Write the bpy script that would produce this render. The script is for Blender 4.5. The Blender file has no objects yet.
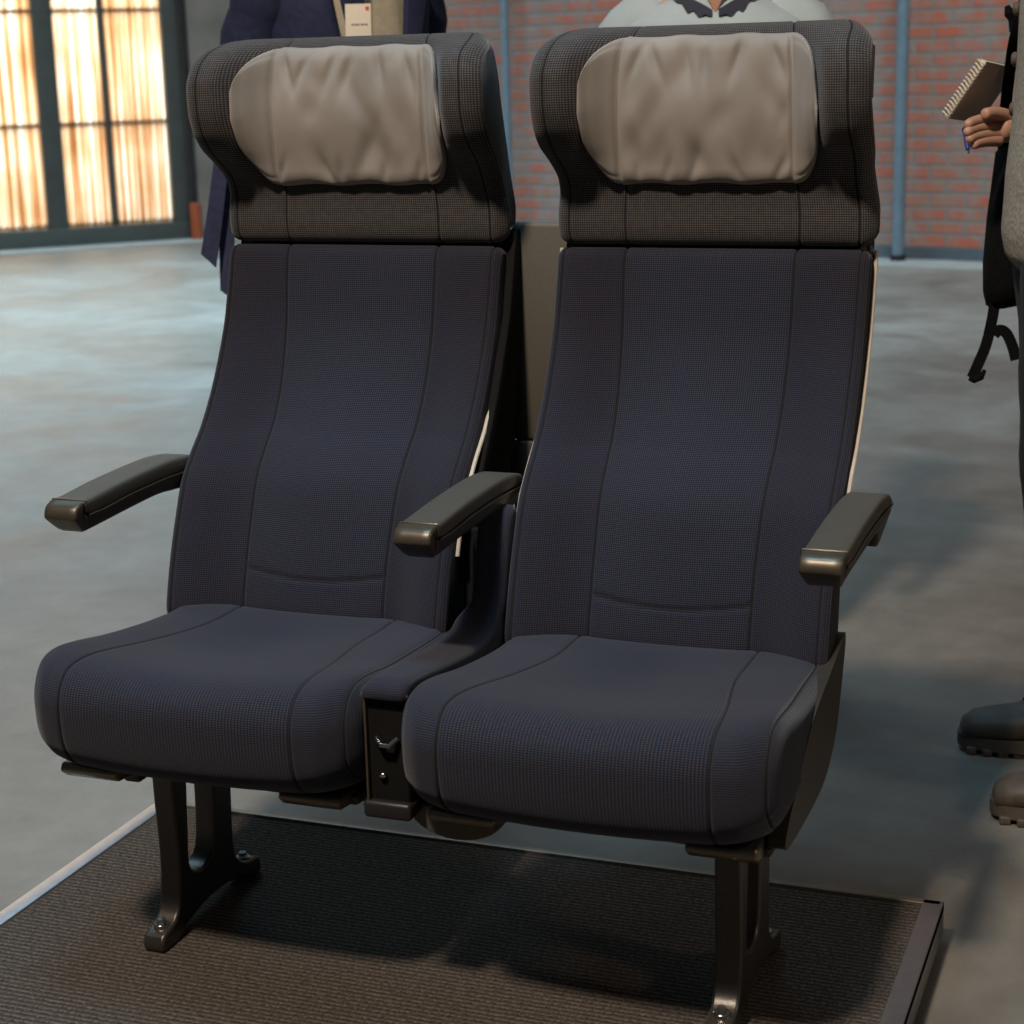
import bpy, bmesh, math, random
from mathutils import Vector, Matrix
random.seed(4)
S = bpy.context.scene
COL = S.collection
PI = math.pi

# ------------------------------------------------------------------ maths
def interp(pts, t):
    if t <= pts[0][0]: return pts[0][1]
    for (a, b), (c, d) in zip(pts, pts[1:]):
        if t <= c:
            k = (t - a) / (c - a)
            return b + (d - b) * k
    return pts[-1][1]
def smooth_interp(pts, t):
    """monotone-ish cubic through the points"""
    if t <= pts[0][0]: return pts[0][1]
    if t >= pts[-1][0]: return pts[-1][1]
    n = len(pts)
    for i in range(n - 1):
        if t <= pts[i + 1][0]: break
    def slope(j):
        if j <= 0 or j >= n - 1: return 0.0
        a = (pts[j][1] - pts[j - 1][1]) / (pts[j][0] - pts[j - 1][0]); b = (pts[j + 1][1] - pts[j][1]) / (pts[j + 1][0] - pts[j][0])
        return 0.0 if a * b <= 0 else 2 * a * b / (a + b)
    h = pts[i + 1][0] - pts[i][0]; k = (t - pts[i][0]) / h; m0, m1 = slope(i) * h, slope(i + 1) * h
    return (2 * k**3 - 3 * k * k + 1) * pts[i][1] + (k**3 - 2 * k * k + k) * m0 + (3 * k * k - 2 * k**3) * pts[i + 1][1] + (k**3 - k * k) * m1
def sstep(a, b, t):
    k = max(0.0, min(1.0, (t - a) / (b - a)))
    return k * k * (3 - 2 * k)
def gauss(t, s): return math.exp(-(t / s) ** 2)
def resample(pts, n, closed=False):
    """Catmull-Rom through pts, n points evenly spaced by length."""
    P = [Vector(p) for p in pts]
    m = len(P)
    out = []
    segs = m if closed else m - 1
    for i in range(segs):
        if closed: a, b, c, d = P[i - 1], P[i], P[(i + 1) % m], P[(i + 2) % m]
        else: a, b, c, d = P[max(i - 1, 0)], P[i], P[i + 1], P[min(i + 2, m - 1)]
        for k in range(12):
            t = k / 12
            out.append(0.5 * ((2 * b) + (c - a) * t + (2 * a - 5 * b + 4 * c - d) * t * t + (3 * b - a - 3 * c + d) * t ** 3))
    out.append(P[0] if closed else P[-1])
    L = [0.0]
    for a, b in zip(out, out[1:]): L.append(L[-1] + (b - a).length)
    T = L[-1]; res = []; j = 0
    cnt = n if closed else n - 1
    for i in range(n):
        s = T * i / cnt
        while j < len(L) - 2 and L[j + 1] < s: j += 1
        k = (s - L[j]) / max(L[j + 1] - L[j], 1e-9)
        res.append(out[j].lerp(out[j + 1], k))
    return res

# ------------------------------------------------------------------ objects
def tag(o, label=None, cat=None, group=None, kind=None):
    if label: o['label'] = label
    if cat: o['category'] = cat
    if group: o['group'] = group
    if kind: o['kind'] = kind
    return o
def empty(name, loc=(0, 0, 0), rz=0):
    o = bpy.data.objects.new(name, None); COL.objects.link(o)
    o.location = loc; o.rotation_euler = (0, 0, rz); o.empty_display_size = .1
    return o
def mesh_obj(name, V, F, mats, parent=None, uv=None, smooth=True, fmat=None, angle=None):
    me = bpy.data.meshes.new(name)
    me.from_pydata([tuple(v) for v in V], [], F)
    if not isinstance(mats, (list, tuple)): mats = [mats]
    for m in mats: me.materials.append(m)
    if uv is not None:
        l = me.uv_layers.new(name='UVMap')
        for p in me.polygons:
            for li, vi in zip(p.loop_indices, p.vertices): l.data[li].uv = uv[vi]
    if fmat:
        for p in me.polygons: p.material_index = fmat[p.index]
    for p in me.polygons: p.use_smooth = smooth
    bm = bmesh.new(); bm.from_mesh(me)
    bmesh.ops.recalc_face_normals(bm, faces=bm.faces)
    if angle is not None:
        for e in bm.edges:
            if len(e.link_faces) == 2 and e.calc_face_angle(0) > angle: e.smooth = False
    bm.to_mesh(me); bm.free()
    o = bpy.data.objects.new(name, me); COL.objects.link(o)
    if parent: o.parent = parent
    return o
def loft(name, loops, mats, parent=None, uv=None, caps=True, **kw):
    n = len(loops[0]); V = [v for l in loops for v in l]; F = []; fm = []
    matf = kw.pop('matf', None)
    for i in range(len(loops) - 1):
        for j in range(n):
            k = (j + 1) % n
            F.append((i * n + j, i * n + k, (i + 1) * n + k, (i + 1) * n + j))
            fm.append(matf(i, j) if matf else 0)
    if caps:
        F.append(tuple(range(n))[::-1]); fm.append(fm[0])
        F.append(tuple(range((len(loops) - 1) * n, len(loops) * n))); fm.append(fm[-2])
    return mesh_obj(name, V, F, mats, parent, uv=uv, fmat=fm, **kw)
class MB:
    """collects simple solids into one mesh"""
    def __init__(s): s.V = []; s.F = []
    def add(s, V, F):
        o = len(s.V); s.V += [Vector(v) for v in V]; s.F += [tuple(i + o for i in f) for f in F]
        return s
    def box(s, x0, x1, y0, y1, z0, z1, bev=0.0, M=None):
        bm = bmesh.new(); bmesh.ops.create_cube(bm, size=1)
        for v in bm.verts:
            v.co = Vector(((x0 + x1) / 2 + v.co.x * (x1 - x0), (y0 + y1) / 2 + v.co.y * (y1 - y0), (z0 + z1) / 2 + v.co.z * (z1 - z0)))
        if bev > 0: bmesh.ops.bevel(bm, geom=bm.edges[:], offset=bev, segments=3, affect='EDGES', profile=.5)
        if M is not None: bm.transform(M)
        bm.verts.index_update()
        s.add([v.co.copy() for v in bm.verts], [[v.index for v in f.verts] for f in bm.faces]); bm.free()
        return s
    def tube(s, pts, r, n=12, flat=1.0, up=None):
        pts = [Vector(p) for p in pts]; R = r if isinstance(r, (list, tuple)) else [r] * len(pts)
        V = []; F = []; U = None
        for i, p in enumerate(pts):
            a = pts[max(i - 1, 0)]; b = pts[min(i + 1, len(pts) - 1)]
            t = (b - a).normalized()
            if U is None:
                U = Vector(up) if up else (Vector((0, 0, 1)) if abs(t.z) < .9 else Vector((0, 1, 0)))
            U = (U - t * U.dot(t)).normalized(); W = t.cross(U)
            for k in range(n):
                an = 2 * PI * k / n
                V.append(p + U * math.cos(an) * R[i] * flat + W * math.sin(an) * R[i])
        for i in range(len(pts) - 1):
            for k in range(n):
                q = (k + 1) % n
                F.append((i * n + k, i * n + q, (i + 1) * n + q, (i + 1) * n + k))
        F.append(tuple(range(n))[::-1]); F.append(tuple(range((len(pts) - 1) * n, len(pts) * n)))
        return s.add(V, F)
    def prism(s, poly, x0, x1, bev=0.0, ax='x'):
        """polygon in (y,z) pushed along x; or (x,y) along z for ax='z'; (x,z) along y for ax='y'"""
        bm = bmesh.new()
        mk = {'x': lambda a, b, c: (c, a, b), 'z': lambda a, b, c: (a, b, c), 'y': lambda a, b, c: (a, c, b)}[ax]
        A = [bm.verts.new(mk(a, b, x0)) for a, b in poly]; B = [bm.verts.new(mk(a, b, x1)) for a, b in poly]
        n = len(poly); bm.faces.new(A); bm.faces.new(B[::-1])
        for i in range(n): bm.faces.new((A[i], A[(i + 1) % n], B[(i + 1) % n], B[i]))
        bmesh.ops.recalc_face_normals(bm, faces=bm.faces)
        if bev > 0:
            es = [e for e in bm.edges if e.calc_face_angle(0) > .9]
            bmesh.ops.bevel(bm, geom=es, offset=bev, segments=3, affect='EDGES', profile=.5)
        bm.verts.index_update()
        s.add([v.co.copy() for v in bm.verts], [[v.index for v in f.verts] for f in bm.faces]); bm.free()
        return s
    def ball(s, c, rx, ry, rz, n=20, m=12):
        V = []; F = []
        for i in range(m + 1):
            th = PI * i / m
            for k in range(n):
                an = 2 * PI * k / n
                V.append((c[0] + rx * math.sin(th) * math.cos(an), c[1] + ry * math.sin(th) * math.sin(an), c[2] + rz * math.cos(th)))
        for i in range(m):
            for k in range(n): F.append((i * n + k, i * n + (k + 1) % n, (i + 1) * n + (k + 1) % n, (i + 1) * n + k))
        return s.add(V, F)
    def cyl(s, a, b, r, n=20, bev=0.0):
        a = Vector(a); b = Vector(b); t = (b - a).normalized()
        if bev > 0: return s.tube([a, a + t * .0001, a + t * bev, b - t * bev, b - t * .0001, b], [r - bev, r - bev, r, r, r - bev, r - bev], n)
        return s.tube([a, b], r, n)
    def build(s, name, mat, parent=None, smooth=True, angle=.6, M=None):
        V = s.V if M is None else [M @ v for v in s.V]
        o = mesh_obj(name, V, s.F, mat, parent, smooth=smooth, angle=angle)
        return o

# ------------------------------------------------------------------ materials
def new_mat(name):
    m = bpy.data.materials.new(name); m.use_nodes = True
    nt = m.node_tree; b = nt.nodes['Principled BSDF']
    return m, nt, b
def N(nt, t, **kw):
    n = nt.nodes.new(t)
    for k, v in kw.items():
        if k.startswith('i_'): n.inputs[k[2:].replace('_', ' ')].default_value = v
        else: setattr(n, k, v)
    return n
def ramp(nt, fac, stops):
    r = nt.nodes.new('ShaderNodeValToRGB'); e = r.color_ramp.elements
    while len(e) < len(stops): e.new(.5)
    for s_, (p, c) in zip(e, stops): s_.position = p; s_.color = (*c, 1) if len(c) == 3 else c
    nt.links.new(fac, r.inputs[0]); return r.outputs[0]
def plain(name, col, rough=.5, metal=0.0, var=.08, scale=30, bump=0.0, coat=0, spec=.5):
    m, nt, b = new_mat(name)
    tc = N(nt, 'ShaderNodeTexCoord'); no = N(nt, 'ShaderNodeTexNoise'); no.inputs['Scale'].default_value = scale; no.inputs['Detail'].default_value = 4
    nt.links.new(tc.outputs['Object'], no.inputs['Vector'])
    c = ramp(nt, no.outputs[0], [(.3, [x * (1 - var) for x in col]), (.7, [min(1, x * (1 + var)) for x in col])])
    nt.links.new(c, b.inputs['Base Color']); b.inputs['Roughness'].default_value = rough; b.inputs['Metallic'].default_value = metal
    b.inputs['Coat Weight'].default_value = coat; b.inputs['Specular IOR Level'].default_value = spec
    if bump:
        bp = N(nt, 'ShaderNodeBump'); bp.inputs['Strength'].default_value = bump; bp.inputs['Distance'].default_value = .002
        nt.links.new(no.outputs[0], bp.inputs['Height']); nt.links.new(bp.outputs[0], b.inputs['Normal'])
    return m
def mathn(nt, op, a, b=None):
    n = nt.nodes.new('ShaderNodeMath'); n.operation = op
    for i, v in enumerate((a, b)):
        if v is None: continue
        if isinstance(v, (int, float)): n.inputs[i].default_value = v
        else: nt.links.new(v, n.inputs[i])
    return n.outputs[0]
def weave(name, dark, thread, thread2, pitch=.0034, mixw=.6, rough=.9):
    """two-tone woven upholstery: lattice of pale thread dots over a dark ground"""
    m, nt, b = new_mat(name)
    uv = N(nt, 'ShaderNodeUVMap'); sp = N(nt, 'ShaderNodeSeparateXYZ'); nt.links.new(uv.outputs[0], sp.inputs[0])
    k = 2 * PI / pitch
    sx = mathn(nt, 'SINE', mathn(nt, 'MULTIPLY', sp.outputs[0], k)); sy = mathn(nt, 'SINE', mathn(nt, 'MULTIPLY', sp.outputs[1], k))
    a = mathn(nt, 'ADD', mathn(nt, 'MULTIPLY', sx, .25), .5); c = mathn(nt, 'ADD', mathn(nt, 'MULTIPLY', sy, .3), .5)
    dot = mathn(nt, 'MULTIPLY', a, c)
    d2 = ramp(nt, dot, [(.12, (0, 0, 0)), (.5, (1, 1, 1))])
    no = N(nt, 'ShaderNodeTexNoise'); no.inputs['Scale'].default_value = 1 / .009; no.inputs['Detail'].default_value = 5; no.inputs['Roughness'].default_value = .75
    nt.links.new(uv.outputs[0], no.inputs['Vector'])
    th = N(nt, 'ShaderNodeMix', data_type='RGBA'); nt.links.new(ramp(nt, no.outputs[0], [(.42, (0, 0, 0)), (.58, (1, 1, 1))]), th.inputs[0])
    th.inputs[6].default_value = (*thread, 1); th.inputs[7].default_value = (*thread2, 1)
    mx = N(nt, 'ShaderNodeMix', data_type='RGBA'); nt.links.new(mathn(nt, 'MULTIPLY', d2, mixw), mx.inputs[0])
    mx.inputs[6].default_value = (*dark, 1); nt.links.new(th.outputs[2], mx.inputs[7])
    nt.links.new(mx.outputs[2], b.inputs['Base Color']); b.inputs['Roughness'].default_value = rough
    b.inputs['Sheen Weight'].default_value = .12; b.inputs['Sheen Roughness'].default_value = .5
    b.inputs['Specular IOR Level'].default_value = .15
    bp = N(nt, 'ShaderNodeBump'); bp.inputs['Strength'].default_value = .35; bp.inputs['Distance'].default_value = .0006
    nt.links.new(dot, bp.inputs['Height']); nt.links.new(bp.outputs[0], b.inputs['Normal'])
    return m

M = {}
M['fab_c'] = weave('navy_seat_weave', (.0065, .0080, .0155), (.046, .057, .090), (.070, .058, .068), .0029, .67)
M['fab_s'] = weave('plum_navy_side_weave', (.0065, .0070, .0125), (.042, .048, .082), (.062, .048, .060), .0029, .66)
M['fab_h'] = weave('charcoal_headrest_weave', (.013, .012, .012), (.150, .136, .130), (.115, .100, .096), pitch=.0031, mixw=.75)
def pillow_mat():
    m, nt, b = new_mat('taupe_pillow_fabric')
    tc = N(nt, 'ShaderNodeTexCoord'); n1 = N(nt, 'ShaderNodeTexNoise'); n1.inputs['Scale'].default_value = 14; n1.inputs['Detail'].default_value = 3
    n2 = N(nt, 'ShaderNodeTexNoise'); n2.inputs['Scale'].default_value = 900
    nt.links.new(tc.outputs['Object'], n1.inputs[0]); nt.links.new(tc.outputs['Object'], n2.inputs[0])
    nt.links.new(ramp(nt, n1.outputs[0], [(.3, (.20, .176, .152)), (.7, (.245, .215, .187))]), b.inputs['Base Color'])
    b.inputs['Roughness'].default_value = .75; b.inputs['Sheen Weight'].default_value = .15; b.inputs['Specular IOR Level'].default_value = .3
    bp = N(nt, 'ShaderNodeBump'); bp.inputs['Strength'].default_value = .2; bp.inputs['Distance'].default_value = .0006
    nt.links.new(n2.outputs[0], bp.inputs['Height']); nt.links.new(bp.outputs[0], b.inputs['Normal'])
    return m
M['pillow'] = pillow_mat()
M['seam'] = plain('dark_seam_thread', (.004, .004, .005), .95, 0, .1, 200)
M['shell'] = plain('dark_bronze_shell', (.035, .028, .020), .42, .25, .1, 200, .1)
M['armpad'] = plain('matt_grey_brown_pad', (.058, .052, .042), .55, 0, .1, 700, .25)
M['armbody'] = plain('dark_brown_arm_plastic', (.032, .026, .019), .4, .2, .1, 200)
M['brass'] = plain('satin_bronze_metal', (.20, .165, .12), .33, .85, .08, 60)
M['capmetal'] = plain('dark_bronze_cap', (.085, .070, .050), .38, .6, .08, 60)
M['trimline'] = plain('pale_edge_piping', (.50, .43, .35), .45, 0, .05, 60)
M['black'] = plain('black_plastic', (.012, .011, .011), .45, 0, .1, 80)
M['matt_black'] = plain('matt_black_plastic', (.007, .0065, .006), .85, 0, .1, 80, spec=.12)
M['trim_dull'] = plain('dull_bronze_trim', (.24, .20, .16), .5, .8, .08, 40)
M['leg'] = plain('dark_grey_cast_aluminium', (.085, .076, .068), .38, .75, .12, 300, .12)
M['chrome'] = plain('polished_bolt_steel', (.55, .55, .55), .18, 1, .05, 60)
M['panel'] = plain('olive_grey_panel', (.085, .074, .055), .7, .1, .08, 250, .1)
M['tag'] = plain('grey_woven_tag', (.10, .092, .088), .85, 0, .3, 260)
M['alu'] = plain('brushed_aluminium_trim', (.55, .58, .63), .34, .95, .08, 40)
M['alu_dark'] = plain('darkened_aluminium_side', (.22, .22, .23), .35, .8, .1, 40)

def carpet_mat():
    m, nt, b = new_mat('ribbed_brown_carpet')
    tc = N(nt, 'ShaderNodeTexCoord'); sp = N(nt, 'ShaderNodeSeparateXYZ'); nt.links.new(tc.outputs['Object'], sp.inputs[0])
    n1 = N(nt, 'ShaderNodeTexNoise'); n1.inputs['Scale'].default_value = 190; n1.inputs['Detail'].default_value = 4; n1.inputs['Roughness'].default_value = .8
    nt.links.new(tc.outputs['Object'], n1.inputs[0])
    w = mathn(nt, 'SINE', mathn(nt, 'ADD', mathn(nt, 'MULTIPLY', sp.outputs[1], 2 * PI / .0095), mathn(nt, 'MULTIPLY', n1.outputs[0], 5)))
    h = mathn(nt, 'ADD', mathn(nt, 'MULTIPLY', w, .10), n1.outputs[0])
    nt.links.new(ramp(nt, h, [(.25, (.018, .015, .013)), (.5, (.060, .050, .042)), (.75, (.16, .134, .112))]), b.inputs['Base Color'])
    b.inputs['Roughness'].default_value = .95; b.inputs['Specular IOR Level'].default_value = .1
    bp = N(nt, 'ShaderNodeBump'); bp.inputs['Strength'].default_value = .7; bp.inputs['Distance'].default_value = .003
    nt.links.new(h, bp.inputs['Height']); nt.links.new(bp.outputs[0], b.inputs['Normal'])
    return m
def floor_mat():
    m, nt, b = new_mat('polished_concrete')
    tc = N(nt, 'ShaderNodeTexCoord')
    n1 = N(nt, 'ShaderNodeTexNoise'); n1.inputs['Scale'].default_value = 1.1; n1.inputs['Detail'].default_value = 9; n1.inputs['Roughness'].default_value = .62; n1.inputs['Distortion'].default_value = .8
    n2 = N(nt, 'ShaderNodeTexNoise'); n2.inputs['Scale'].default_value = 7; n2.inputs['Detail'].default_value = 8; n2.inputs['Roughness'].default_value = .7
    n3 = N(nt, 'ShaderNodeTexNoise'); n3.inputs['Scale'].default_value = 3; n3.inputs['Detail'].default_value = 3
    vo = N(nt, 'ShaderNodeTexVoronoi', feature='DISTANCE_TO_EDGE'); vo.inputs['Scale'].default_value = 1.6
    for n in (n1, n2, n3): nt.links.new(tc.outputs['Object'], n.inputs[0])
    ad = N(nt, 'ShaderNodeVectorMath', operation='MULTIPLY_ADD'); ad.inputs[1].default_value = (.5, .5, .5)
    nt.links.new(n2.outputs[1], ad.inputs[0]); nt.links.new(tc.outputs['Object'], ad.inputs[2]); nt.links.new(ad.outputs[0], vo.inputs[0])
    h = mathn(nt, 'ADD', mathn(nt, 'MULTIPLY', n1.outputs[0], .65), mathn(nt, 'MULTIPLY', n2.outputs[0], .35))
    base = ramp(nt, h, [(.36, (.115, .101, .084)), (.5, (.175, .157, .133)), (.62, (.235, .214, .185))])
    crack = ramp(nt, vo.outputs[0], [(0, (.62, .62, .62)), (.005, (1, 1, 1))])
    mask = ramp(nt, n3.outputs[0], [(.5, (0, 0, 0)), (.6, (1, 1, 1))])
    cm = N(nt, 'ShaderNodeMix', data_type='RGBA'); nt.links.new(mask, cm.inputs[0]); cm.inputs[6].default_value = (1, 1, 1, 1); nt.links.new(crack, cm.inputs[7])
    mu = N(nt, 'ShaderNodeMix', data_type='RGBA', blend_type='MULTIPLY'); mu.inputs[0].default_value = 1
    nt.links.new(base, mu.inputs[6]); nt.links.new(cm.outputs[2], mu.inputs[7]); nt.links.new(mu.outputs[2], b.inputs['Base Color'])
    nt.links.new(ramp(nt, n1.outputs[0], [(.35, (.42, .42, .42)), (.65, (.6, .6, .6))]), b.inputs['Roughness'])
    bp = N(nt, 'ShaderNodeBump'); bp.inputs['Strength'].default_value = .12; bp.inputs['Distance'].default_value = .01
    nt.links.new(n2.outputs[0], bp.inputs['Height']); nt.links.new(bp.outputs[0], b.inputs['Normal'])
    return m
def brick_mat():
    m, nt, b = new_mat('weathered_red_brick')
    tc = N(nt, 'ShaderNodeTexCoord'); sp = N(nt, 'ShaderNodeSeparateXYZ'); nt.links.new(tc.outputs['Object'], sp.inputs[0])
    cb = N(nt, 'ShaderNodeCombineXYZ'); nt.links.new(sp.outputs[0], cb.inputs[0]); nt.links.new(sp.outputs[2], cb.inputs[1])
    br = N(nt, 'ShaderNodeTexBrick'); br.inputs['Scale'].default_value = 1; br.inputs['Brick Width'].default_value = .225; br.inputs['Row Height'].default_value = .081
    br.inputs['Mortar Size'].default_value = .013; br.inputs['Mortar Smooth'].default_value = .3; br.inputs['Bias'].default_value = -.1
    br.inputs['Color1'].default_value = (.42, .115, .07, 1); br.inputs['Color2'].default_value = (.34, .15, .105, 1); br.inputs['Mortar'].default_value = (.20, .185, .17, 1)
    wn = N(nt, 'ShaderNodeTexNoise'); wn.inputs['Scale'].default_value = 9; wn.inputs['Detail'].default_value = 3; nt.links.new(cb.outputs[0], wn.inputs[0])
    wv = N(nt, 'ShaderNodeVectorMath', operation='MULTIPLY_ADD'); wv.inputs[1].default_value = (.022, .022, 0)
    nt.links.new(wn.outputs[1], wv.inputs[0]); nt.links.new(cb.outputs[0], wv.inputs[2]); nt.links.new(wv.outputs[0], br.inputs['Vector'])
    n1 = N(nt, 'ShaderNodeTexNoise'); n1.inputs['Scale'].default_value = 2.2; n1.inputs['Detail'].default_value = 8; n1.inputs['Roughness'].default_value = .7
    n2 = N(nt, 'ShaderNodeTexNoise'); n2.inputs['Scale'].default_value = 11; n2.inputs['Detail'].default_value = 4
    nt.links.new(cb.outputs[0], n1.inputs[0]); nt.links.new(cb.outputs[0], n2.inputs[0])
    f = ramp(nt, mathn(nt, 'ADD', mathn(nt, 'MULTIPLY', n1.outputs[0], .6), mathn(nt, 'MULTIPLY', n2.outputs[0], .4)), [(.44, (.03, .03, .03)), (.58, (.82, .82, .82))])
    mx = N(nt, 'ShaderNodeMix', data_type='RGBA'); nt.links.new(f, mx.inputs[0]); nt.links.new(br.outputs[0], mx.inputs[6]); mx.inputs[7].default_value = (.235, .225, .205, 1)
    nt.links.new(mx.outputs[2], b.inputs['Base Color']); b.inputs['Roughness'].default_value = .9
    bp = N(nt, 'ShaderNodeBump'); bp.inputs['Strength'].default_value = .6; bp.inputs['Distance'].default_value = .01; bp.invert = True
    nt.links.new(br.outputs[1], bp.inputs['Height']); nt.links.new(bp.outputs[0], b.inputs['Normal'])
    return m
def slat_mat():
    m, nt, b = new_mat('backlit_timber_tone_slats')
    tc = N(nt, 'ShaderNodeTexCoord'); mp = N(nt, 'ShaderNodeMapping'); mp.inputs['Scale'].default_value = (22, 22, .30)
    nt.links.new(tc.outputs['Object'], mp.inputs[0])
    n1 = N(nt, 'ShaderNodeTexNoise'); n1.inputs['Scale'].default_value = 1; n1.inputs['Detail'].default_value = 4; n1.inputs['Roughness'].default_value = .7
    n2 = N(nt, 'ShaderNodeTexNoise'); n2.inputs['Scale'].default_value = 2.0; n2.inputs['Detail'].default_value = 2
    nt.links.new(mp.outputs[0], n1.inputs[0]); nt.links.new(tc.outputs['Object'], n2.inputs[0])
    h = mathn(nt, 'ADD', mathn(nt, 'MULTIPLY', n1.outputs[0], .8), mathn(nt, 'MULTIPLY', n2.outputs[0], .2))
    c = ramp(nt, h, [(.36, (.20, .08, .028)), (.44, (.55, .29, .13)), (.50, (.76, .54, .34)), (.57, (.92, .88, .80))])
    tr = N(nt, 'ShaderNodeBsdfTranslucent'); df = N(nt, 'ShaderNodeBsdfDiffuse'); mx = N(nt, 'ShaderNodeMixShader'); mx.inputs[0].default_value = .25
    nt.links.new(c, tr.inputs[0]); nt.links.new(c, df.inputs[0]); nt.links.new(tr.outputs[0], mx.inputs[1]); nt.links.new(df.outputs[0], mx.inputs[2])
    nt.links.new(mx.outputs[0], nt.nodes['Material Output'].inputs[0]); nt.nodes.remove(b)
    return m
M['carpet'] = carpet_mat(); M['floor'] = floor_mat(); M['brick'] = brick_mat(); M['slat'] = slat_mat()
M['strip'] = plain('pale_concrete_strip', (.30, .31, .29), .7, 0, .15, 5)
M['steel_dark'] = plain('dark_green_grey_steel', (.07, .078, .07), .5, .2, .1, 10)
M['base_blue'] = plain('dark_blue_base_strip', (.07, .10, .12), .7, 0, .25, 6)
M['pipe_blue'] = plain('blue_grey_painted_pipe', (.13, .21, .27), .45, 0, .12, 20)
M['pipe_black'] = plain('black_drain_pipe', (.008, .008, .009), .7, 0, .1, 20)
M['orange'] = plain('orange_red_pipe_sleeve', (.35, .075, .025), .5, 0, .1, 20)
M['plaster'] = plain('grey_brown_render', (.24, .215, .185), .9, 0, .25, 3)
M['skin'] = plain('skin', (.46, .25, .17), .5, 0, .06, 30)
M['navy'] = plain('navy_wool_coat', (.013, .019, .058), .85, 0, .25, 60, .3)
M['navy_d'] = plain('navy_wool_belt', (.014, .021, .06), .85, 0, .2, 60, .3)
M['cream'] = plain('cream_knit', (.42, .37, .28), .9, 0, .12, 50, .3)
M['shirt'] = plain('light_blue_cotton_shirt', (.38, .46, .50), .8, 0, .05, 20, .1)
M['collar'] = plain('dark_navy_collar', (.02, .024, .04), .8, 0, .1, 60)
M['trouser'] = plain('dark_trouser_cloth', (.018, .019, .022), .85, 0, .2, 60)
M['knit'] = plain('grey_beige_knit', (.27, .25, .21), .95, 0, .25, 160, .8)
M['leather'] = plain('dark_brown_leather', (.06, .046, .034), .6, 0, .25, 40, .3)
M['sole'] = plain('brown_rubber_sole', (.075, .055, .04), .7, 0, .15, 60)
M['bagcloth'] = plain('black_bag_cloth', (.005, .005, .0055), .95, 0, .2, 80, .3, spec=.08)
M['paper'] = plain('ivory_paper', (.62, .56, .46), .7, 0, .03, 60)
M['cover'] = plain('beige_notebook_cover', (.46, .40, .32), .65, 0, .05, 60)
M['pen'] = plain('blue_pen_plastic', (.02, .04, .25), .35, 0, .05, 60)
M['hair'] = plain('brown_hair', (.05, .03, .02), .6, 0, .3, 200, .5)
M['eye'] = plain('eye_dark', (.02, .015, .012), .2, 0, .02, 60)
M['red'] = plain('red_print', (.5, .03, .02), .6, 0, .02, 60)
M['ink'] = plain('grey_print', (.12, .11, .10), .7, 0, .02, 60)

# ------------------------------------------------------------------ camera
CAM = Vector((.8946, -2.1735, 1.1462)); yaw, pitch, roll, FPX = -.3677, -.2382, -.0269, 1839.6
fw = Vector((math.sin(yaw) * math.cos(pitch), math.cos(yaw) * math.cos(pitch), math.sin(pitch)))
rt = Vector((math.cos(yaw), -math.sin(yaw), 0)); up = rt.cross(fw)
rt, up = rt * math.cos(roll) + up * math.sin(roll), -rt * math.sin(roll) + up * math.cos(roll)
cd = bpy.data.cameras.new('camera'); cam = bpy.data.objects.new('camera', cd); COL.objects.link(cam)
cam.matrix_world = Matrix(((rt.x, up.x, -fw.x, CAM.x), (rt.y, up.y, -fw.y, CAM.y), (rt.z, up.z, -fw.z, CAM.z), (0, 0, 0, 1)))
cd.sensor_width = 36; cd.lens = FPX * 36 / 1024; cd.clip_start = .05; cd.clip_end = 100
cd.dof.use_dof = True; cd.dof.focus_distance = 2.5; cd.dof.aperture_fstop = 8.0
S.camera = cam

FZ = -.055      # hall floor, below the display platform's top (z = 0)

# ------------------------------------------------------------------ the seat
root = empty('double_train_seat', (0, 0, 0))
tag(root, 'double train seat in dark navy fabric with grey headrest pillows on a carpeted platform', 'train seat')

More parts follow.
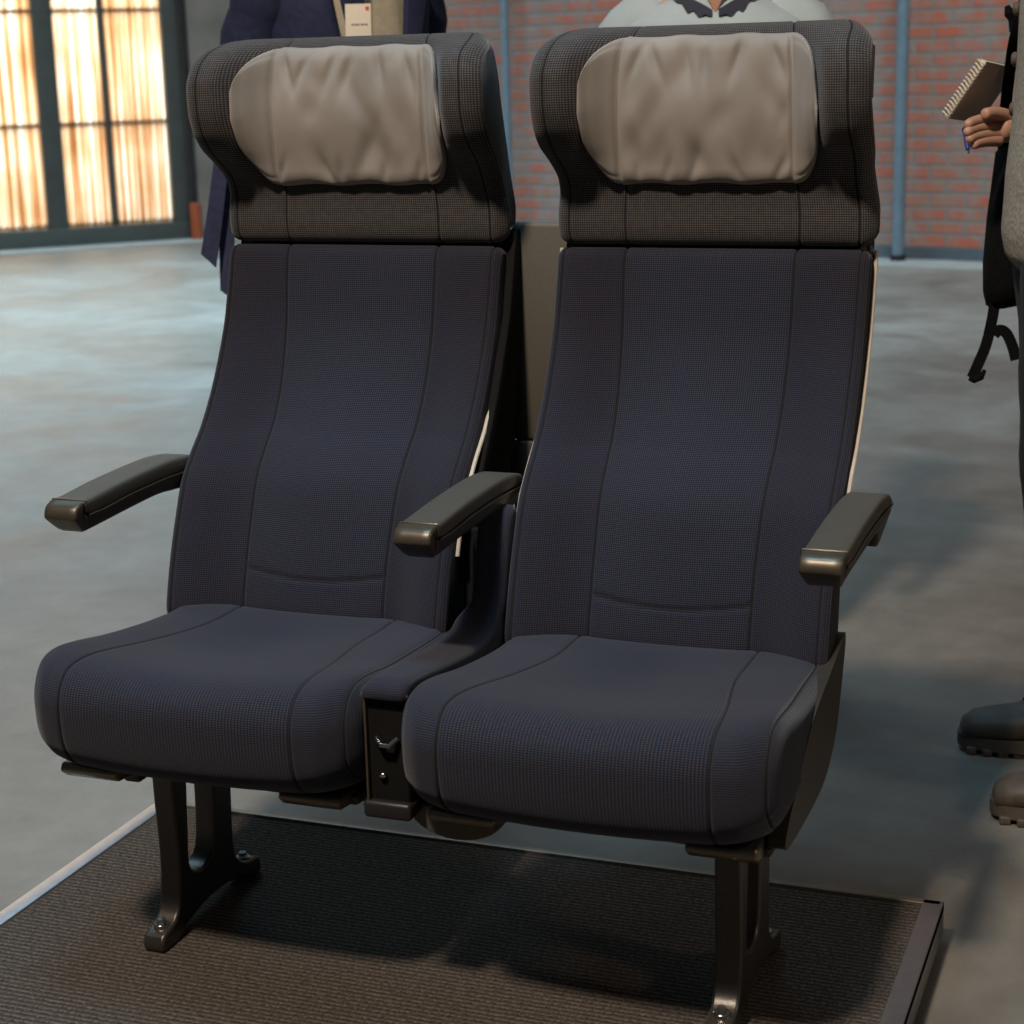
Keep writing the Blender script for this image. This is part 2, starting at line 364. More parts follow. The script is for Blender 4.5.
BACK_F = [(.395, .03), (.402, .008), (.42, .0), (.47, .016), (.527, .038), (.58, .063), (.618, .095), (.65, .128), (.695, .163), (.745, .193), (.79, .215), (.835, .23), (.88, .243), (.9, .247)]
def backF(z): return interp(BACK_F[2:], z)
def stations(hw, r, seams, step=.007):
    xs = set()
    n = int(2 * hw / step)
    for i in range(n + 1): xs.add(round(-hw + 2 * hw * i / n, 5))
    for k in range(9):
        a = (1 - math.cos(k / 8 * PI / 2)) * r
        xs.add(round(-hw + a, 5)); xs.add(round(hw - a, 5))
    for s in seams:
        for sg in (-1, 1):
            for d in (-.0045, -.003, -.0015, 0, .0015, .003, .0045): xs.add(round(sg * s + d, 5))
    xs = sorted(xs); out = [xs[0]]
    for x in xs[1:]:
        if x - out[-1] > .0007: out.append(x)
    return out
def cushion(name, loop, hw, r, seams, mats, parent, n=150, disp=None, deep=.0032, sidemat=True, closed_pts=None, edge=None):
    P = resample([(0, a, b) for a, b in loop], n, closed=True)
    nrm = []
    area = sum(P[i].y * P[(i + 1) % n].z - P[(i + 1) % n].y * P[i].z for i in range(n))
    for i in range(n):
        t = (P[(i + 1) % n] - P[i - 1]).normalized()
        nrm.append(Vector((0, t.z, -t.y)) * (1 if area > 0 else -1))
    arc = [0]
    for i in range(1, n): arc.append(arc[-1] + (P[i] - P[i - 1]).length)
    xs = stations(hw, r, seams); loops = []; uv = []
    for x in xs:
        a = abs(x); ins = 0
        if a > hw - r: ins = r * (1 - math.sqrt(max(0, 1 - ((a - hw + r) / r) ** 2)))
        L = []
        for i in range(n):
            g = sum(gauss(a - s, .0022) for s in seams) * deep
            v = P[i] - nrm[i] * (ins + g)
            v.x = x
            if disp: v = disp(v, nrm[i], P[i])
            L.append(v); uv.append((x, arc[i]))
        loops.append(L)
    mid = [(xs[i] + xs[i + 1]) / 2 for i in range(len(xs) - 1)]
    s0 = seams[0] if seams else 9
    ms = list(mats) + [M['seam']]; ns_ = len(mats)
    def mf(i, j):
        if any(abs(abs(mid[i]) - s) < .0012 for s in seams): return ns_
        return 1 if (ns_ > 1 and abs(mid[i]) > s0) else 0
    return loft(name, loops, ms, parent, uv=uv, matf=mf)

def make_back(cx):
    loop = [(.03, .383), (.008, .389), (-.001, .408)] + [(y, z) for z, y in BACK_F[3:-1]] + [(.25, .893), (.262, .898), (.285, .896), (.297, .885), (.275, .80), (.25, .73), (.205, .665), (.15, .60), (.11, .53), (.09, .46), (.08, .40), (.065, .384)]
    def disp(v, nr, p):
        a = abs(v.x)
        front = sstep(.2, .7, -nr.y)
        rec = .040 * sstep(.205, .112, a) - .008 * (1 - (min(a, .109) / .109) ** 2)
        rec *= sstep(.905, .62, p.z) * .88 + .12
        wd = .109 * (1 + .085 * sstep(.45, .88, p.z))
        v.x = math.copysign(a * wd / .109 if a < .109 else wd + (a - .109) * (.2165 - wd) / (.2165 - .109), v.x)
        lum = .010 * gauss(p.z - .60, .09) * sstep(.109, .0, a)
        v.y += front * (rec - lum)
        if a < .107:   # lumbar seam, arched
            zs = .452 + .010 * (a / .109) ** 2 * 1.0
            v.y += front * .0035 * gauss(p.z - zs, .0022)
        v.x += cx
        return v
    b = cushion('backrest', loop, .2165, .013, (.109, .204), [M['fab_c'], M['fab_s']], root, n=330, disp=disp)
    return b
HW = [(.965, 0), (.99, .008), (1.015, .030), (1.04, .062), (1.065, .082), (1.095, .092), (1.13, .094), (1.155, .087), (1.173, .069), (1.187, .040), (1.198, .012)]
def HFbase(z): return smooth_interp([(.90, .252), (.94, .25), (1.0, .247), (1.08, .244), (1.14, .246), (1.175, .253), (1.19, .27)], z)
def wingW(a, z): return smooth_interp(HW, z) * sstep(.115, .178, a)
def taper(v):
    k = 1 - .15 * sstep(.19, .33, v.y) * (.5 + .5 * sstep(.95, 1.15, v.z)) - .03 * sstep(1.12, 1.19, v.z)
    return k
def make_head(cx, parent):
    loop = [(.27, .902), (.256, .907), (.25, .925), (.25, .96), (.247, 1.0), (.245, 1.04), (.244, 1.08), (.245, 1.12), (.249, 1.155), (.257, 1.178), (.273, 1.190), (.298, 1.192), (.322, 1.182), (.333, 1.155), (.335, 1.05), (.332, .96), (.322, .915), (.30, .903)]
    def disp(v, nr, p):
        a = abs(v.x)
        v.y -= wingW(a, p.z) * sstep(.335, .25, p.y)
        v.y -= .004 * gauss(a - .2, .01) * sstep(0, .5, -nr.y)
        v.x *= 1.022 + .03 * sstep(1.0, .94, p.z)
        v.x *= taper(v)
        v.x += cx
        return v
    h = cushion('headrest', loop, .222, .026, (.118, .196), [M['fab_h']], parent, n=210, disp=disp, deep=.0022)
    # a second, short cloth tag on the outer rear edge
    return h
def make_pillow(cx, parent, seed):
    rnd = random.Random(seed)
    NX, NZ = 110, 60
    W = .156
    wr = [(rnd.uniform(-.11, .11), rnd.uniform(1.0, 1.17), rnd.uniform(-.5, .5), rnd.uniform(.0025, .0050), rnd.uniform(.009, .018), rnd.uniform(.02, .045)) for _ in range(18)]
    wr += [(-.095 + .024 * k + rnd.uniform(-.006, .006), 1.155 - rnd.random() * .012, rnd.uniform(-.35, .45), .0062, .0070, .030) for k in (0, 1, 3, 4, 6, 8)]
    wr += [(-.10 + .03 * k + rnd.uniform(-.012, .012), 1.003, rnd.uniform(-.5, .5), .0050, .0065, .020) for k in (0, 2, 3, 5, 7)]
    def outline(a):
        if a < .118: return 1.178, .986
        t = min(1, (a - .118) / (W - .118)); e = math.sqrt(max(0, 1 - t ** 2.6))
        return 1.082 + .096 * e + .0 * t, 1.082 - .096 * e
    V = []; F = []; uvs = []
    def grid(front):
        o = len(V)
        for i in range(NX + 1):
            u = -1 + 2 * i / NX; x = math.copysign(abs(u) ** .92, u) * W; a = abs(x); zt, zb = outline(a)
            for j in range(NZ + 1):
                w = j / NZ
                w2 = .5 - .5 * math.cos(w * PI); w = .5 * w + .5 * w2
                z = zb + (zt - zb) * w
                hf = HFbase(z) - wingW(a, z)
                ed = min((z - zb), (zt - z), (W - a) * .9)
                puff = math.sqrt(max(0, 1 - (1 - min(1, ed / .02)) ** 2))
                if front:
                    T = .004 + .016 * puff * (1 - .25 * sstep(.10, .17, a)) + .004 * puff * sstep(0, .09, min(z - zb, zt - z))
                    T -= .0085 * gauss(a - .118, .0032) * puff
                    T -= .0016 * gauss(ed - .010, .0022) * (1 if a > .12 else 0)
                    for (wx, wz, sl, am, ws, wl) in wr:
                        dx = (x - wx) + sl * (z - wz); dz = z - wz
                        if abs(dx) < .05 and abs(dz) < .15: T -= am * gauss(dx, ws) * gauss(dz, wl) * puff * (1 if a < .112 else .3)
                    zz = z
                    if a < .118:
                        sag = .003 * math.sin(x * 70 + seed) * (w - .5)
                        zz = z + sag
                    y = hf - T
                else:
                    y = hf + .004; zz = z
                xx = x * 1.022 * (1 - .15 * sstep(.19, .33, y) * (.5 + .5 * sstep(.95, 1.15, z)) - .03 * sstep(1.12, 1.19, z))
                V.append((cx + xx, y, zz)); uvs.append((x, z))
        for i in range(NX):
            for j in range(NZ):
                a, b, c, d = o + i * (NZ + 1) + j, o + (i + 1) * (NZ + 1) + j, o + (i + 1) * (NZ + 1) + j + 1, o + i * (NZ + 1) + j + 1
                F.append((a, b, c, d))
        return o
    A = grid(True); B = grid(False); st = NZ + 1
    ring = [i * st for i in range(NX + 1)] + [NX * st + j for j in range(1, st)] + [i * st + NZ for i in range(NX - 1, -1, -1)] + [j for j in range(NZ - 1, 0, -1)]
    for p, q in zip(ring, ring[1:] + ring[:1]): F.append((A + p, A + q, B + q, B + p))
    o = mesh_obj('headrest_pillow', V, F, M['pillow'], parent, uv=uvs)
    tag(o, 'taupe grey padded headrest pillow')
    return o
def make_cushion(cx):
    loop = [(.055, .372), (.060, .397), (.035, .407), (-.03, .408), (-.10, .413), (-.18, .421), (-.25, .431), (-.29, .434), (-.318, .429), (-.336, .414), (-.345, .393), (-.346, .368), (-.343, .340), (-.334, .315), (-.316, .297), (-.29, .287), (-.24, .283), (-.12, .284), (.02, .292), (.055, .315), (.060, .345)]
    def disp(v, nr, p):
        a = abs(v.x)
        fr = sstep(-.12, -.34, p.y)
        v.y -= fr * (.018 * (1 - (a / .225) ** 2))            # nose bowed forward in plan
        v.y += fr * .022 * sstep(.15, .232, a)
        top = sstep(.3, .9, nr.z)
        v.z += top * (-.009 * sstep(.109, 0, a) * (1 - fr * .4) * sstep(.0, -.1, p.y) + .004 * gauss(a - .175, .05))
        v.z += sstep(.05, .6, -nr.z) * .019 * (a / .226) ** 2
        tgt = .124 + .036 * sstep(-.05, -.33, p.y)
        a2 = a * tgt / .109 if a < .109 else tgt + (a - .109) * (.226 - tgt) / (.226 - .109)
        v.x = math.copysign(a2, v.x) * (.978 + .030 * sstep(0, -.30, p.y))
        v.x += cx
        return v
    return cushion('seat_cushion', loop, .226, .034, (.109, .206), [M['fab_c'], M['fab_c']], root, n=210, disp=disp, deep=.0030)

SH_OUT = [(-.262, .262), (-.20, .262), (-.067, .268), (.005, .292), (.037, .335), (.08, .417), (.112, .507), (.16, .57), (.200, .63), (.228, .705), (.262, .793), (.292, .895), (.325, .97), (.34, 1.05), (.342, 1.13), (.338, 1.165)]
SH_IN = [(.325, 1.16), (.325, 1.08), (.316, .98), (.285, .895), (.245, .79), (.205, .70), (.155, .625), (.105, .56), (.092, .50), (.080, .44), (.070, .395), (.045, .36), (-.02, .335), (-.12, .31), (-.25, .280)]
def make_shell(cx):
    P = resample([(0, a, b) for a, b in SH_OUT + SH_IN], 150, closed=True)
    loops = []
    cen = None
    for x, ins in ((-.209, .006), (-.207, .002), (-.203, 0), (-.15, 0), (0, 0), (.15, 0), (.203, 0), (.207, .002), (.209, .006)):
        L = []
        for i, p in enumerate(P):
            t = (P[(i + 1) % 150] - P[i - 1]).normalized(); n = Vector((0, t.z, -t.y))
            q = p + n * (-ins if sgn > 0 else ins)
            bulge = .012 * (1 - (x / .209) ** 2) if p.y > SHY(p.z) else 0
            w = 1 + .03 * (min(p.z, .9) - .41) / .49 if p.z > .41 else 1
            k = 1 - .17 * sstep(.90, 1.03, p.z)
            L.append(Vector((cx + x * w * k, q.y + bulge, q.z)))
        loops.append(L)
    return loft('back_shell', loops, M['shell'], root, angle=.9)
sgn = 1 if sum(a[0] * b[1] - b[0] * a[1] for a, b in zip(SH_OUT + SH_IN, (SH_OUT + SH_IN)[1:] + (SH_OUT + SH_IN)[:1])) > 0 else -1
def SHY(z): return interp([(.26, -.3), (.335, .03), (.417, .065), (.507, .09), (.63, .18), (.793, .25), (.895, .288), (1.2, .333)], z)

def seat(cx, which, cc):
    b = make_back(cx); tag(b, None)
    h = make_head(cx + (.003 if cx < 0 else .003), b); tag(h, 'charcoal brown winged headrest')
    make_pillow(cx, b, which + 3)
    make_cushion(cc)
    sh = make_shell(cx)
    for sg in (-1, 1):
        pts = []
        for k in range(40):
            z = .50 + (.895 - .50) * k / 39
            pts.append((cx + sg * (.2190 + .002 * (z - .41)), backF(z) + .024 + .012 * sstep(.5, .7, z), z))
        o = MB().tube(pts, .0030, 8).build('edge_piping', M['trimline'], sh)
    sx = -1 if cx < 0 else 1
    pl = [(.083, .417), (.070, .428), (.015, .412), (-.10, .385), (-.16, .358), (-.21, .325), (-.25, .300), (-.255, .272), (-.067, .270), (.012, .300), (.045, .338)]
    xa, xb = sorted((cx + sx * .205, cx + sx * .225))
    if sx > 0: MB().prism([(p.x, p.y) for p in resample([(a, b, 0) for a, b in pl], 60, closed=True)], xa, xb, 0).build('side_shell', M['shell'], sh)
    # slide brackets under the cushion nose
    for sg in (-1, 1):
        xc = cx + sg * .158
        MB().prism([(-.296, .286), (-.302, .276), (-.290, .266), (-.20, .256), (-.16, .256), (-.16, .286)], xc - .042, xc + .042, .004).build('slide_bracket', M['brass'], root)
seat(-.263, 0, -.254)
seat(.255, 1, .255)
# cloth tag on the right seat's headrest
hr = [c for c in root.children if c.name.startswith('backrest')]
tg = MB().box(-.0035, .0035, -.017, .017, -.033, .033, .0015, Matrix.Translation((.4695, .235, 1.128)) @ Matrix.Rotation(-.12, 4, 'X')).build('cloth_tag', M['tag'], hr[1])
tag(tg, 'small grey cloth tag on the headrest side')

def armrest(cx, hub=True):
    # outline in (y,z) following the photographed arm: nose, arched pad, dropped hub
    top = [(-.196, .585), (-.190, .597), (-.178, .6015), (-.15, .604), (-.08, .609), (0, .612), (.06, .612), (.11, .607), (.135, .598), (.142, .585)]
    body = [(-.193, .586), (-.190, .578), (-.172, .563), (-.155, .5605), (-.06, .567), (0, .570), (.065, .567), (.085, .552), (.095, .541), (.115, .540), (.133, .556), (.140, .583)]
    if not hub: body = body[:4] + [(0, .569), (.06, .566), (.11, .562), (.135, .567), (.140, .583)]
    upper = [(-.172, .6018), (-.15, .604), (-.08, .609), (0, .612), (.06, .612), (.11, .607), (.133, .598), (.142, .588), (.135, .584), (.10, .589), (.03, .591), (-.06, .589), (-.13, .584), (-.160, .584), (-.172, .590)]
    bodyp = body + [(.10, .586), (.03, .589), (-.06, .587), (-.13, .582), (-.16, .582), (-.19, .588)]
    MBo = MB()
    def tapered(poly, w, bev, nm, mat, par):
        P = resample([(0, a, b) for a, b in poly], 90, closed=True)
        ar = sum(P[i].y * P[(i + 1) % 90].z - P[(i + 1) % 90].y * P[i].z for i in range(90))
        loops = []
        for u, ins in [(-1, bev), (-.985, bev * .6), (-.95, bev * .25), (-.88, 0), (-.5, 0), (0, 0), (.5, 0), (.88, 0), (.95, bev * .25), (.985, bev * .6), (1, bev)]:
            L = []
            for i, p in enumerate(P):
                t = (P[(i + 1) % 90] - P[i - 1]).normalized(); n = Vector((0, t.z, -t.y)) * (1 if ar > 0 else -1)
                q = p - n * ins
                wy = w * interp([(-.2, .93), (-.17, 1), (.14, 1)], q.y)
                if q.z < .58: wy *= interp([(.54, .55), (.565, .8), (.58, 1)], q.z)
                L.append(Vector((cx + u * wy, q.y, q.z)))
            loops.append(L)
        return loft(nm, loops, mat, par)
    a = tapered(bodyp, .0245, .004, 'armrest', M['armbody'], root)
    tapered(upper, .026, .006, 'arm_pad', M['armpad'], a)
    cap = [(-.196, .585), (-.191, .597), (-.178, .6025), (-.174, .6022), (-.174, .588), (-.168, .580), (-.166, .566), (-.172, .562), (-.19, .577)]
    c = tapered(cap, .0265, .004, 'end_cap', M['capmetal'], a); tag(c, 'bronze metal nose cap')
    MB().box(cx - .0262, cx + .0262, -.1715, -.169, .588, .6042, .0008).build('trim_line', M['brass'], a)
    pts = [(cx + .0258, y, z) for y, z in [(-.165, .583), (-.13, .583), (-.06, .588), (.03, .590), (.10, .588), (.14, .587)]]
    MB().tube(pts, .0012, 8).tube([(2 * cx - p[0], p[1], p[2]) for p in pts], .0012, 8).build('pad_seam', M['brass'], a)
    return a
for cx in (-.504, 0.0, .501): armrest(cx, cx > .1)

# console between the two cushions
cons = MB().prism([(-.300, .288), (-.302, .424), (-.29, .430), (-.02, .40), (.02, .33), (-.05, .272), (-.285, .272)], -.021, .034, .004).build('console_housing', M['matt_black'], root)
MB().box(-.021, -.018, -.3075, -.300, .29, .425, .001).box(-.021, .034, -.3075, -.300, .422, .4255, .001).build('console_rim', M['brass'], cons)
MB().box(-.026, .036, -.310, -.27, .270, .292, .005).build('console_foot', M['black'], cons)
MB().tube([(-.006, -.305, .372), (.003, -.312, .366), (.014, -.312, .366), (.022, -.305, .374)], .0035, 10).build('belt_clip', M['chrome'], cons)
MB().ball((.0, -.304, .325), .005, .004, .004).build('console_button', M['chrome'], cons)
# upholstered tunnel: runs forward between the cushions and climbs behind the middle arm
def tunnel():
    pr = [(-.312, .424), (-.308, .438), (-.29, .4445), (-.22, .438), (-.12, .426), (-.045, .424), (-.012, .438), (.008, .47), (.022, .52), (.04, .565), (.06, .575), (.075, .55), (.07, .45), (.03, .38), (-.1, .39), (-.29, .418)]
    P = resample([(0, a, b) for a, b in pr], 120, closed=True); arc = [0]
    for i in range(1, 120): arc.append(arc[-1] + (P[i] - P[i - 1]).length)
    ar = sum(P[i].y * P[(i + 1) % 120].z - P[(i + 1) % 120].y * P[i].z for i in range(120))
    loops = []; uv = []
    for u, ins in [(-1, .009), (-.97, .005), (-.9, .002), (-.8, 0), (-.4, 0), (0, 0), (.4, 0), (.8, 0), (.9, .002), (.97, .005), (1, .009)]:
        L = []
        for i, p in enumerate(P):
            t = (P[(i + 1) % 120] - P[i - 1]).normalized(); n = Vector((0, t.z, -t.y)) * (1 if ar > 0 else -1)
            q = p - n * ins; kk = sstep(.428, .455, q.z); L.append(Vector((.006 + .010 * kk + u * (.030 - .007 * kk), q.y, q.z))); uv.append((u * .035, arc[i]))
        loops.append(L)
    o = loft('console_cushion', loops, M['fab_c'], root, uv=uv)
    return o
tunnel()
# half disc below the console and small lever
MB().prism([(.012 + .065 * (1 - math.cos(t)) - 0, .278 - .042 * math.sin(t)) for t in [PI * k / 16 for k in range(17)]], -.268, -.235, .002, 'y').build('pivot_disc', M['panel'], root)
MB().box(-.425, -.40, -.215, -.19, .232, .275, .004).build('leg_bracket', M['armbody'], root)
# rear panel between the backs
MB().box(-.058, .046, .300, .322, .612, .928, .006).box(-.058, -.050, .290, .302, .60, .945, .002).box(-.052, .046, .294, .320, .47, .6115, .002).build('rear_panel', M['panel'], root)
MB().box(-.066, -.054, .285, .31, .55, .945, .003).build('panel_post', M['black'], root)
MB().prism([(.065, .28), (.13, .28), (.17, .50), (.255, .62), (.30, .78), (.305, .92), (.285, .92), (.25, .80), (.19, .69), (.12, .59), (.085, .50)], -.050, -.034, .003).build('centre_frame', M['matt_black'], root)
MB().box(-.056, .062, .092, .12, .27, .53, .004).build('gap_light_block', M['matt_black'], root)  # added hidden blocker: stops light leaking between the seats onto the carpet
MB().box(-.052, .046, .285, .30, .30, .472, .003).build('rear_light_block', M['matt_black'], root)  # added behind the middle arm to cut light passing between the backs
# cross beams under the cushions
MB().box(-.43, .43, -.150, -.105, .215, .262, .006).box(-.43, .43, -.075, -.035, .225, .275, .006).build('cross_beam', M['leg'], root)

def leg(xa, xb):
    outer = [(-.236, 0), (-.236, .019), (-.228, .0255), (-.205, .031), (-.192, .045), (-.185, .075), (-.183, .12), (-.185, .262), (-.150, .262), (-.153, .16), (-.157, .105), (-.150, .085), (-.128, .076), (-.103, .082), (-.090, .10), (-.084, .16), (-.080, .262), (-.030, .262), (-.034, .15), (-.037, .075), (-.028, .050), (-.010, .036), (.010, .0295), (.030, .0275), (.036, .022), (.036, 0), (.018, 0), (-.010, .012), (-.06, .024), (-.12, .024), (-.17, .014), (-.20, .0)]
    P = resample([(a, b, 0) for a, b in outer], 120, closed=True)
    l = MB().prism([(p.x, max(p.y, 0)) for p in P], xa, xb, .0).build('pedestal_leg', M['leg'], root, angle=.7)
    bv = l.modifiers.new('round', 'BEVEL'); bv.width = .004; bv.segments = 3; bv.limit_method = 'ANGLE'; bv.angle_limit = 1.0
    for y, z in ((-.214, .030), (.012, .030)):
        MB().cyl(((xa + xb) / 2, y, z - .004), ((xa + xb) / 2, y, z + .003), .0105, 24, .001).tube([((xa + xb) / 2, y, z + .002), ((xa + xb) / 2, y, z + .009)], .0062, 6).build('bolt', M['chrome'], l)
    return l
leg(-.400, -.368); leg(.376, .410)

# ------------------------------------------------------------------ platform
plat = empty('display_platform', (0, 0, FZ)); tag(plat, 'low display platform with ribbed brown carpet and metal edge under the seat', 'platform')
XL, XR, YB, YF = -.652, .592, .222, -1.75
def local(o): o.location.z = -FZ; return o
local(MB().box(XL, XR, YF, YB, -.035, -.0006).build('carpet', M['carpet'], plat))
local(MB().box(XL - .004, XL + .022, YF, YB + .004, -.01, .0035, .0012).box(XL - .004, XL, YF, YB + .004, FZ + .012, .003).build('edge_trim', M['alu'], plat))
local(MB().box(XL, XR, YB - .006, YB + .006, -.01, .0035, .0012).box(XL, XR, YB + .003, YB + .006, FZ + .012, .003).build('edge_trim', M['trim_dull'], plat))
local(MB().box(XR - .024, XR + .004, YF, YB + .006, -.01, .0035, .0012).box(XR, XR + .004, YF, YB + .006, FZ + .012, .003).build('edge_trim', M['alu_dark'], plat))
local(MB().box(XL + .03, XR - .03, YF, YB - .03, FZ, -.034).build('plinth', M['black'], plat))

# ------------------------------------------------------------------ hall
def plane_frame(P0, d):
    """matrix with local x along the wall, y outwards (away from camera), z up"""
    d = Vector((d[0], d[1], 0)).normalized(); n = Vector((-d.y, d.x, 0))
    return Matrix(((d.x, n.x, 0, P0[0]), (d.y, n.y, 0, P0[1]), (0, 0, 1, FZ), (0, 0, 0, 1)))
MW = plane_frame((-6.8, 9.5), (.692, .722)); MBk = plane_frame((-.6, 9.03), (.965, -.262))
fl = MB().box(-14, 14, -6, 16, FZ - .2, FZ).build('floor', M['floor'], smooth=False); tag(fl, kind='structure')
wb = MB().box(-5.75, 7.5, 0, .3, 0, 4.2).build('wall_back', M['brick'], smooth=False); wb.matrix_world = MBk; tag(wb, kind='structure')
o = MB().box(-5.7, 7.5, -.02, 0, 0, .075).build('baseboard_back', M['base_blue'], smooth=False); o.matrix_world = MBk; tag(o, kind='structure')
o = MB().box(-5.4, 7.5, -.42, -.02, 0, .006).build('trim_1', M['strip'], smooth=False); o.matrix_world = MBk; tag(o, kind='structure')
ww = MB().box(.72, 1.45, -.05, .25, 0, 4.2).box(-6.5, .72, -.05, .25, 3.1, 4.2).box(-6.5, -3.25, -.05, .25, 0, 3.1).build('wall_left', M['plaster'], smooth=False); ww.matrix_world = MW; tag(ww, kind='structure')
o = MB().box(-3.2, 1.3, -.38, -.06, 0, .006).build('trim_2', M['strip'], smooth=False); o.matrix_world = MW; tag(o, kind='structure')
# big steel window bay with a corrugated backlit infill
win = empty('window_1'); win.matrix_world = MW; tag(win, kind='structure')
fr = MB()
for s_ in (-.297, -1.29, -2.245, -3.2): fr.box(s_ - .072, s_ + .072, -.06, .02, 0, 3.1, .004)
fr.box(.56, .735, -.06, .02, 0, 3.1, .004)
for s_ in (.125, -.81, -1.765, -2.72): fr.box(s_ - .021, s_ + .021, -.03, .02, 0, 3.1, .003)
fr.box(-3.2, .72, -.07, .03, -.01, .13, .004).box(-3.2, .72, -.06, .03, 3.02, 3.1, .004)
fo = fr.build('window_frame', M['steel_dark'], win)
bb = MB()
for z in (.875, 1.67, 2.46): bb.box(-3.2, .60, .052, .075, z - .02, z + .012)
bb.box(-3.2, .60, .052, .075, .135, .165)
bb.build('glazing_bar', M['steel_dark'], win)
V = []; F = []
pitch = .0455; ns = int(3.85 / pitch); seg = 10
for i in range(ns):
    for k in range(seg):
        a = PI * k / seg
        x = -3.2 + i * pitch + pitch / 2 - math.cos(a) * pitch / 2
        y = .062 - math.sin(a) * .024
        V += [(x, y, .1), (x, y, 3.06)]
for i in range(len(V) // 2 - 1): F.append((2 * i, 2 * i + 2, 2 * i + 3, 2 * i + 1))
sl = mesh_obj('pane', V, F, M['slat'], win)
for p in sl.data.polygons: p.use_smooth = False

dp = empty('drain_pipe'); dp.matrix_world = MW @ Matrix.Translation((.700, -.14, 0)); tag(dp, 'thin black drain pipe with orange foot beside the bright window', 'pipe')
MB().cyl((0, 0, .25), (0, 0, 4.1), .022).box(-.03, .03, 0, .06, 1.9, 1.94, .003).build('pipe', M['pipe_black'], dp)
MB().cyl((0, 0, 0), (0, 0, .27), .042, 24, .006).build('sleeve', M['orange'], dp)
for s_, r_, lab in ((-.262, .034, 'thick blue grey pipe on the brick wall, right of the seat'), (-3.13, .024, 'slim blue grey pipe on the brick wall, seen between the headrests')):
    e = empty('wall_pipe'); e.matrix_world = MBk @ Matrix.Translation((s_, -.12, 0)); tag(e, lab, 'pipe', None)
    MB().cyl((0, 0, 0), (0, 0, 4.1), r_, 24).build('pipe', M['pipe_blue'], e)
    MB().cyl((0, 0, 0), (0, 0, .04), r_ * 1.35, 24, .004).build('foot_collar', M['pipe_black'], e)
    for z in (1.9, 3.4): MB().box(-.045, .045, 0, .12, z, z + .03, .003).build('pipe_bracket', M['pipe_blue'], e)

# ------------------------------------------------------------------ people
def skin_body(name, chains, mat, parent, sub=2):
    """chains: lists of (x,y,z,r) polylines; a point repeated exactly in two chains is shared"""
    idx = {}; V = []; R = []; E = []; islands = []
    for ch in chains:
        prev = None
        for (x, y, z, r) in ch:
            key = (round(x, 5), round(y, 5), round(z, 5))
            if key not in idx: idx[key] = len(V); V.append((x, y, z)); R.append(r)
            i = idx[key]
            if prev is not None and prev != i: E.append((prev, i))
            prev = i
    me = bpy.data.meshes.new(name); me.from_pydata(V, E, []); me.materials.append(mat)
    o = bpy.data.objects.new(name, me); COL.objects.link(o); o.parent = parent
    sk = o.modifiers.new('skin', 'SKIN'); sk.use_smooth_shade = True
    lay = me.skin_vertices[0].data
    par = list(range(len(V)))
    def find(a):
        while par[a] != a: a = par[a]
        return a
    for a, b in E: par[find(a)] = find(b)
    seen = set()
    for i in range(len(V)):
        rr = R[i]; lay[i].radius = rr if isinstance(rr, tuple) else (rr, rr)
        f = find(i)
        lay[i].use_root = f not in seen; seen.add(f)
    su = o.modifiers.new('subsurf', 'SUBSURF'); su.levels = sub; su.render_levels = sub
    return o
def ell_loft(name, secs, mat, parent, n=48, e=2.3, fold=0.0, seed=0, caps=True):
    """secs: (z, cx, cy, rx, ry[, rot]); superellipse rings, optional vertical folds"""
    rnd = random.Random(seed); ph = [rnd.uniform(0, 6.28) for _ in range(4)]
    pts = resample([(s[0], s[1], s[2]) for s in secs], 36); rr = resample([(s[3], s[4], (s[5] if len(s) > 5 else 0)) for s in secs], 36)
    # keep radii matched to height rather than length
    zs = [(s[0]) for s in secs]
    loops = []; top, bot = secs[-1][0], secs[0][0]
    for q in range(36):
        t = q / 35 * (len(secs) - 1); i = min(int(t), len(secs) - 2); k = t - i; k = k * k * (3 - 2 * k) if False else k
        A, B = secs[i], secs[i + 1]
        z, cx, cy, rx, ry = [A[j] + (B[j] - A[j]) * k for j in range(5)]
        L = []
        for m in range(n):
            an = 2 * PI * m / n; c, s_ = math.cos(an), math.sin(an)
            x = math.copysign(abs(c) ** (2 / e), c) * rx; y = math.copysign(abs(s_) ** (2 / e), s_) * ry
            w = fold * (math.sin(5 * an + ph[0] + z * 3) + .6 * math.sin(9 * an + ph[1] - z * 4) + .5 * math.sin(z * 26 + 2 * an + ph[2])) * (.3 + .7 * (top - z) / (top - bot + 1e-6))
            L.append(Vector((cx + x * (1 + w), cy + y * (1 + w), z)))
        loops.append(L)
    return loft(name, loops, mat, parent, caps=caps)
def head_parts(p, zc, hs, hair=True, chy=-.0):
    """eyes and hair for a head whose centre is at zc (person faces -y)"""
    for sx in (-1, 1): MB().ball((sx * .032 * hs, chy - .088 * hs, zc + .005), .011, .008, .009).build('eye', M['eye'], p)
    V = []; F = []; n = 28; m = 14
    for i in range(m + 1):
        th = PI * .70 * i / m
        for k in range(n):
            an = 2 * PI * k / n
            fr = max(0, -math.sin(an)); t2 = th * (1 - .42 * fr ** 2)
            r = 1.04 + .015 * math.sin(an * 9 + i)
            V.append((r * .088 * hs * math.sin(t2) * math.cos(an), chy + .008 + r * .104 * hs * math.sin(t2) * math.sin(an), zc + .012 + r * .118 * hs * math.cos(t2)))
    for i in range(m):
        for k in range(n): F.append((i * n + k, i * n + (k + 1) % n, (i + 1) * n + (k + 1) % n, (i + 1) * n + k))
    h = mesh_obj('hair', V, F, M['hair'], p); so = h.modifiers.new('thick', 'SOLIDIFY'); so.thickness = .012; so.offset = 1
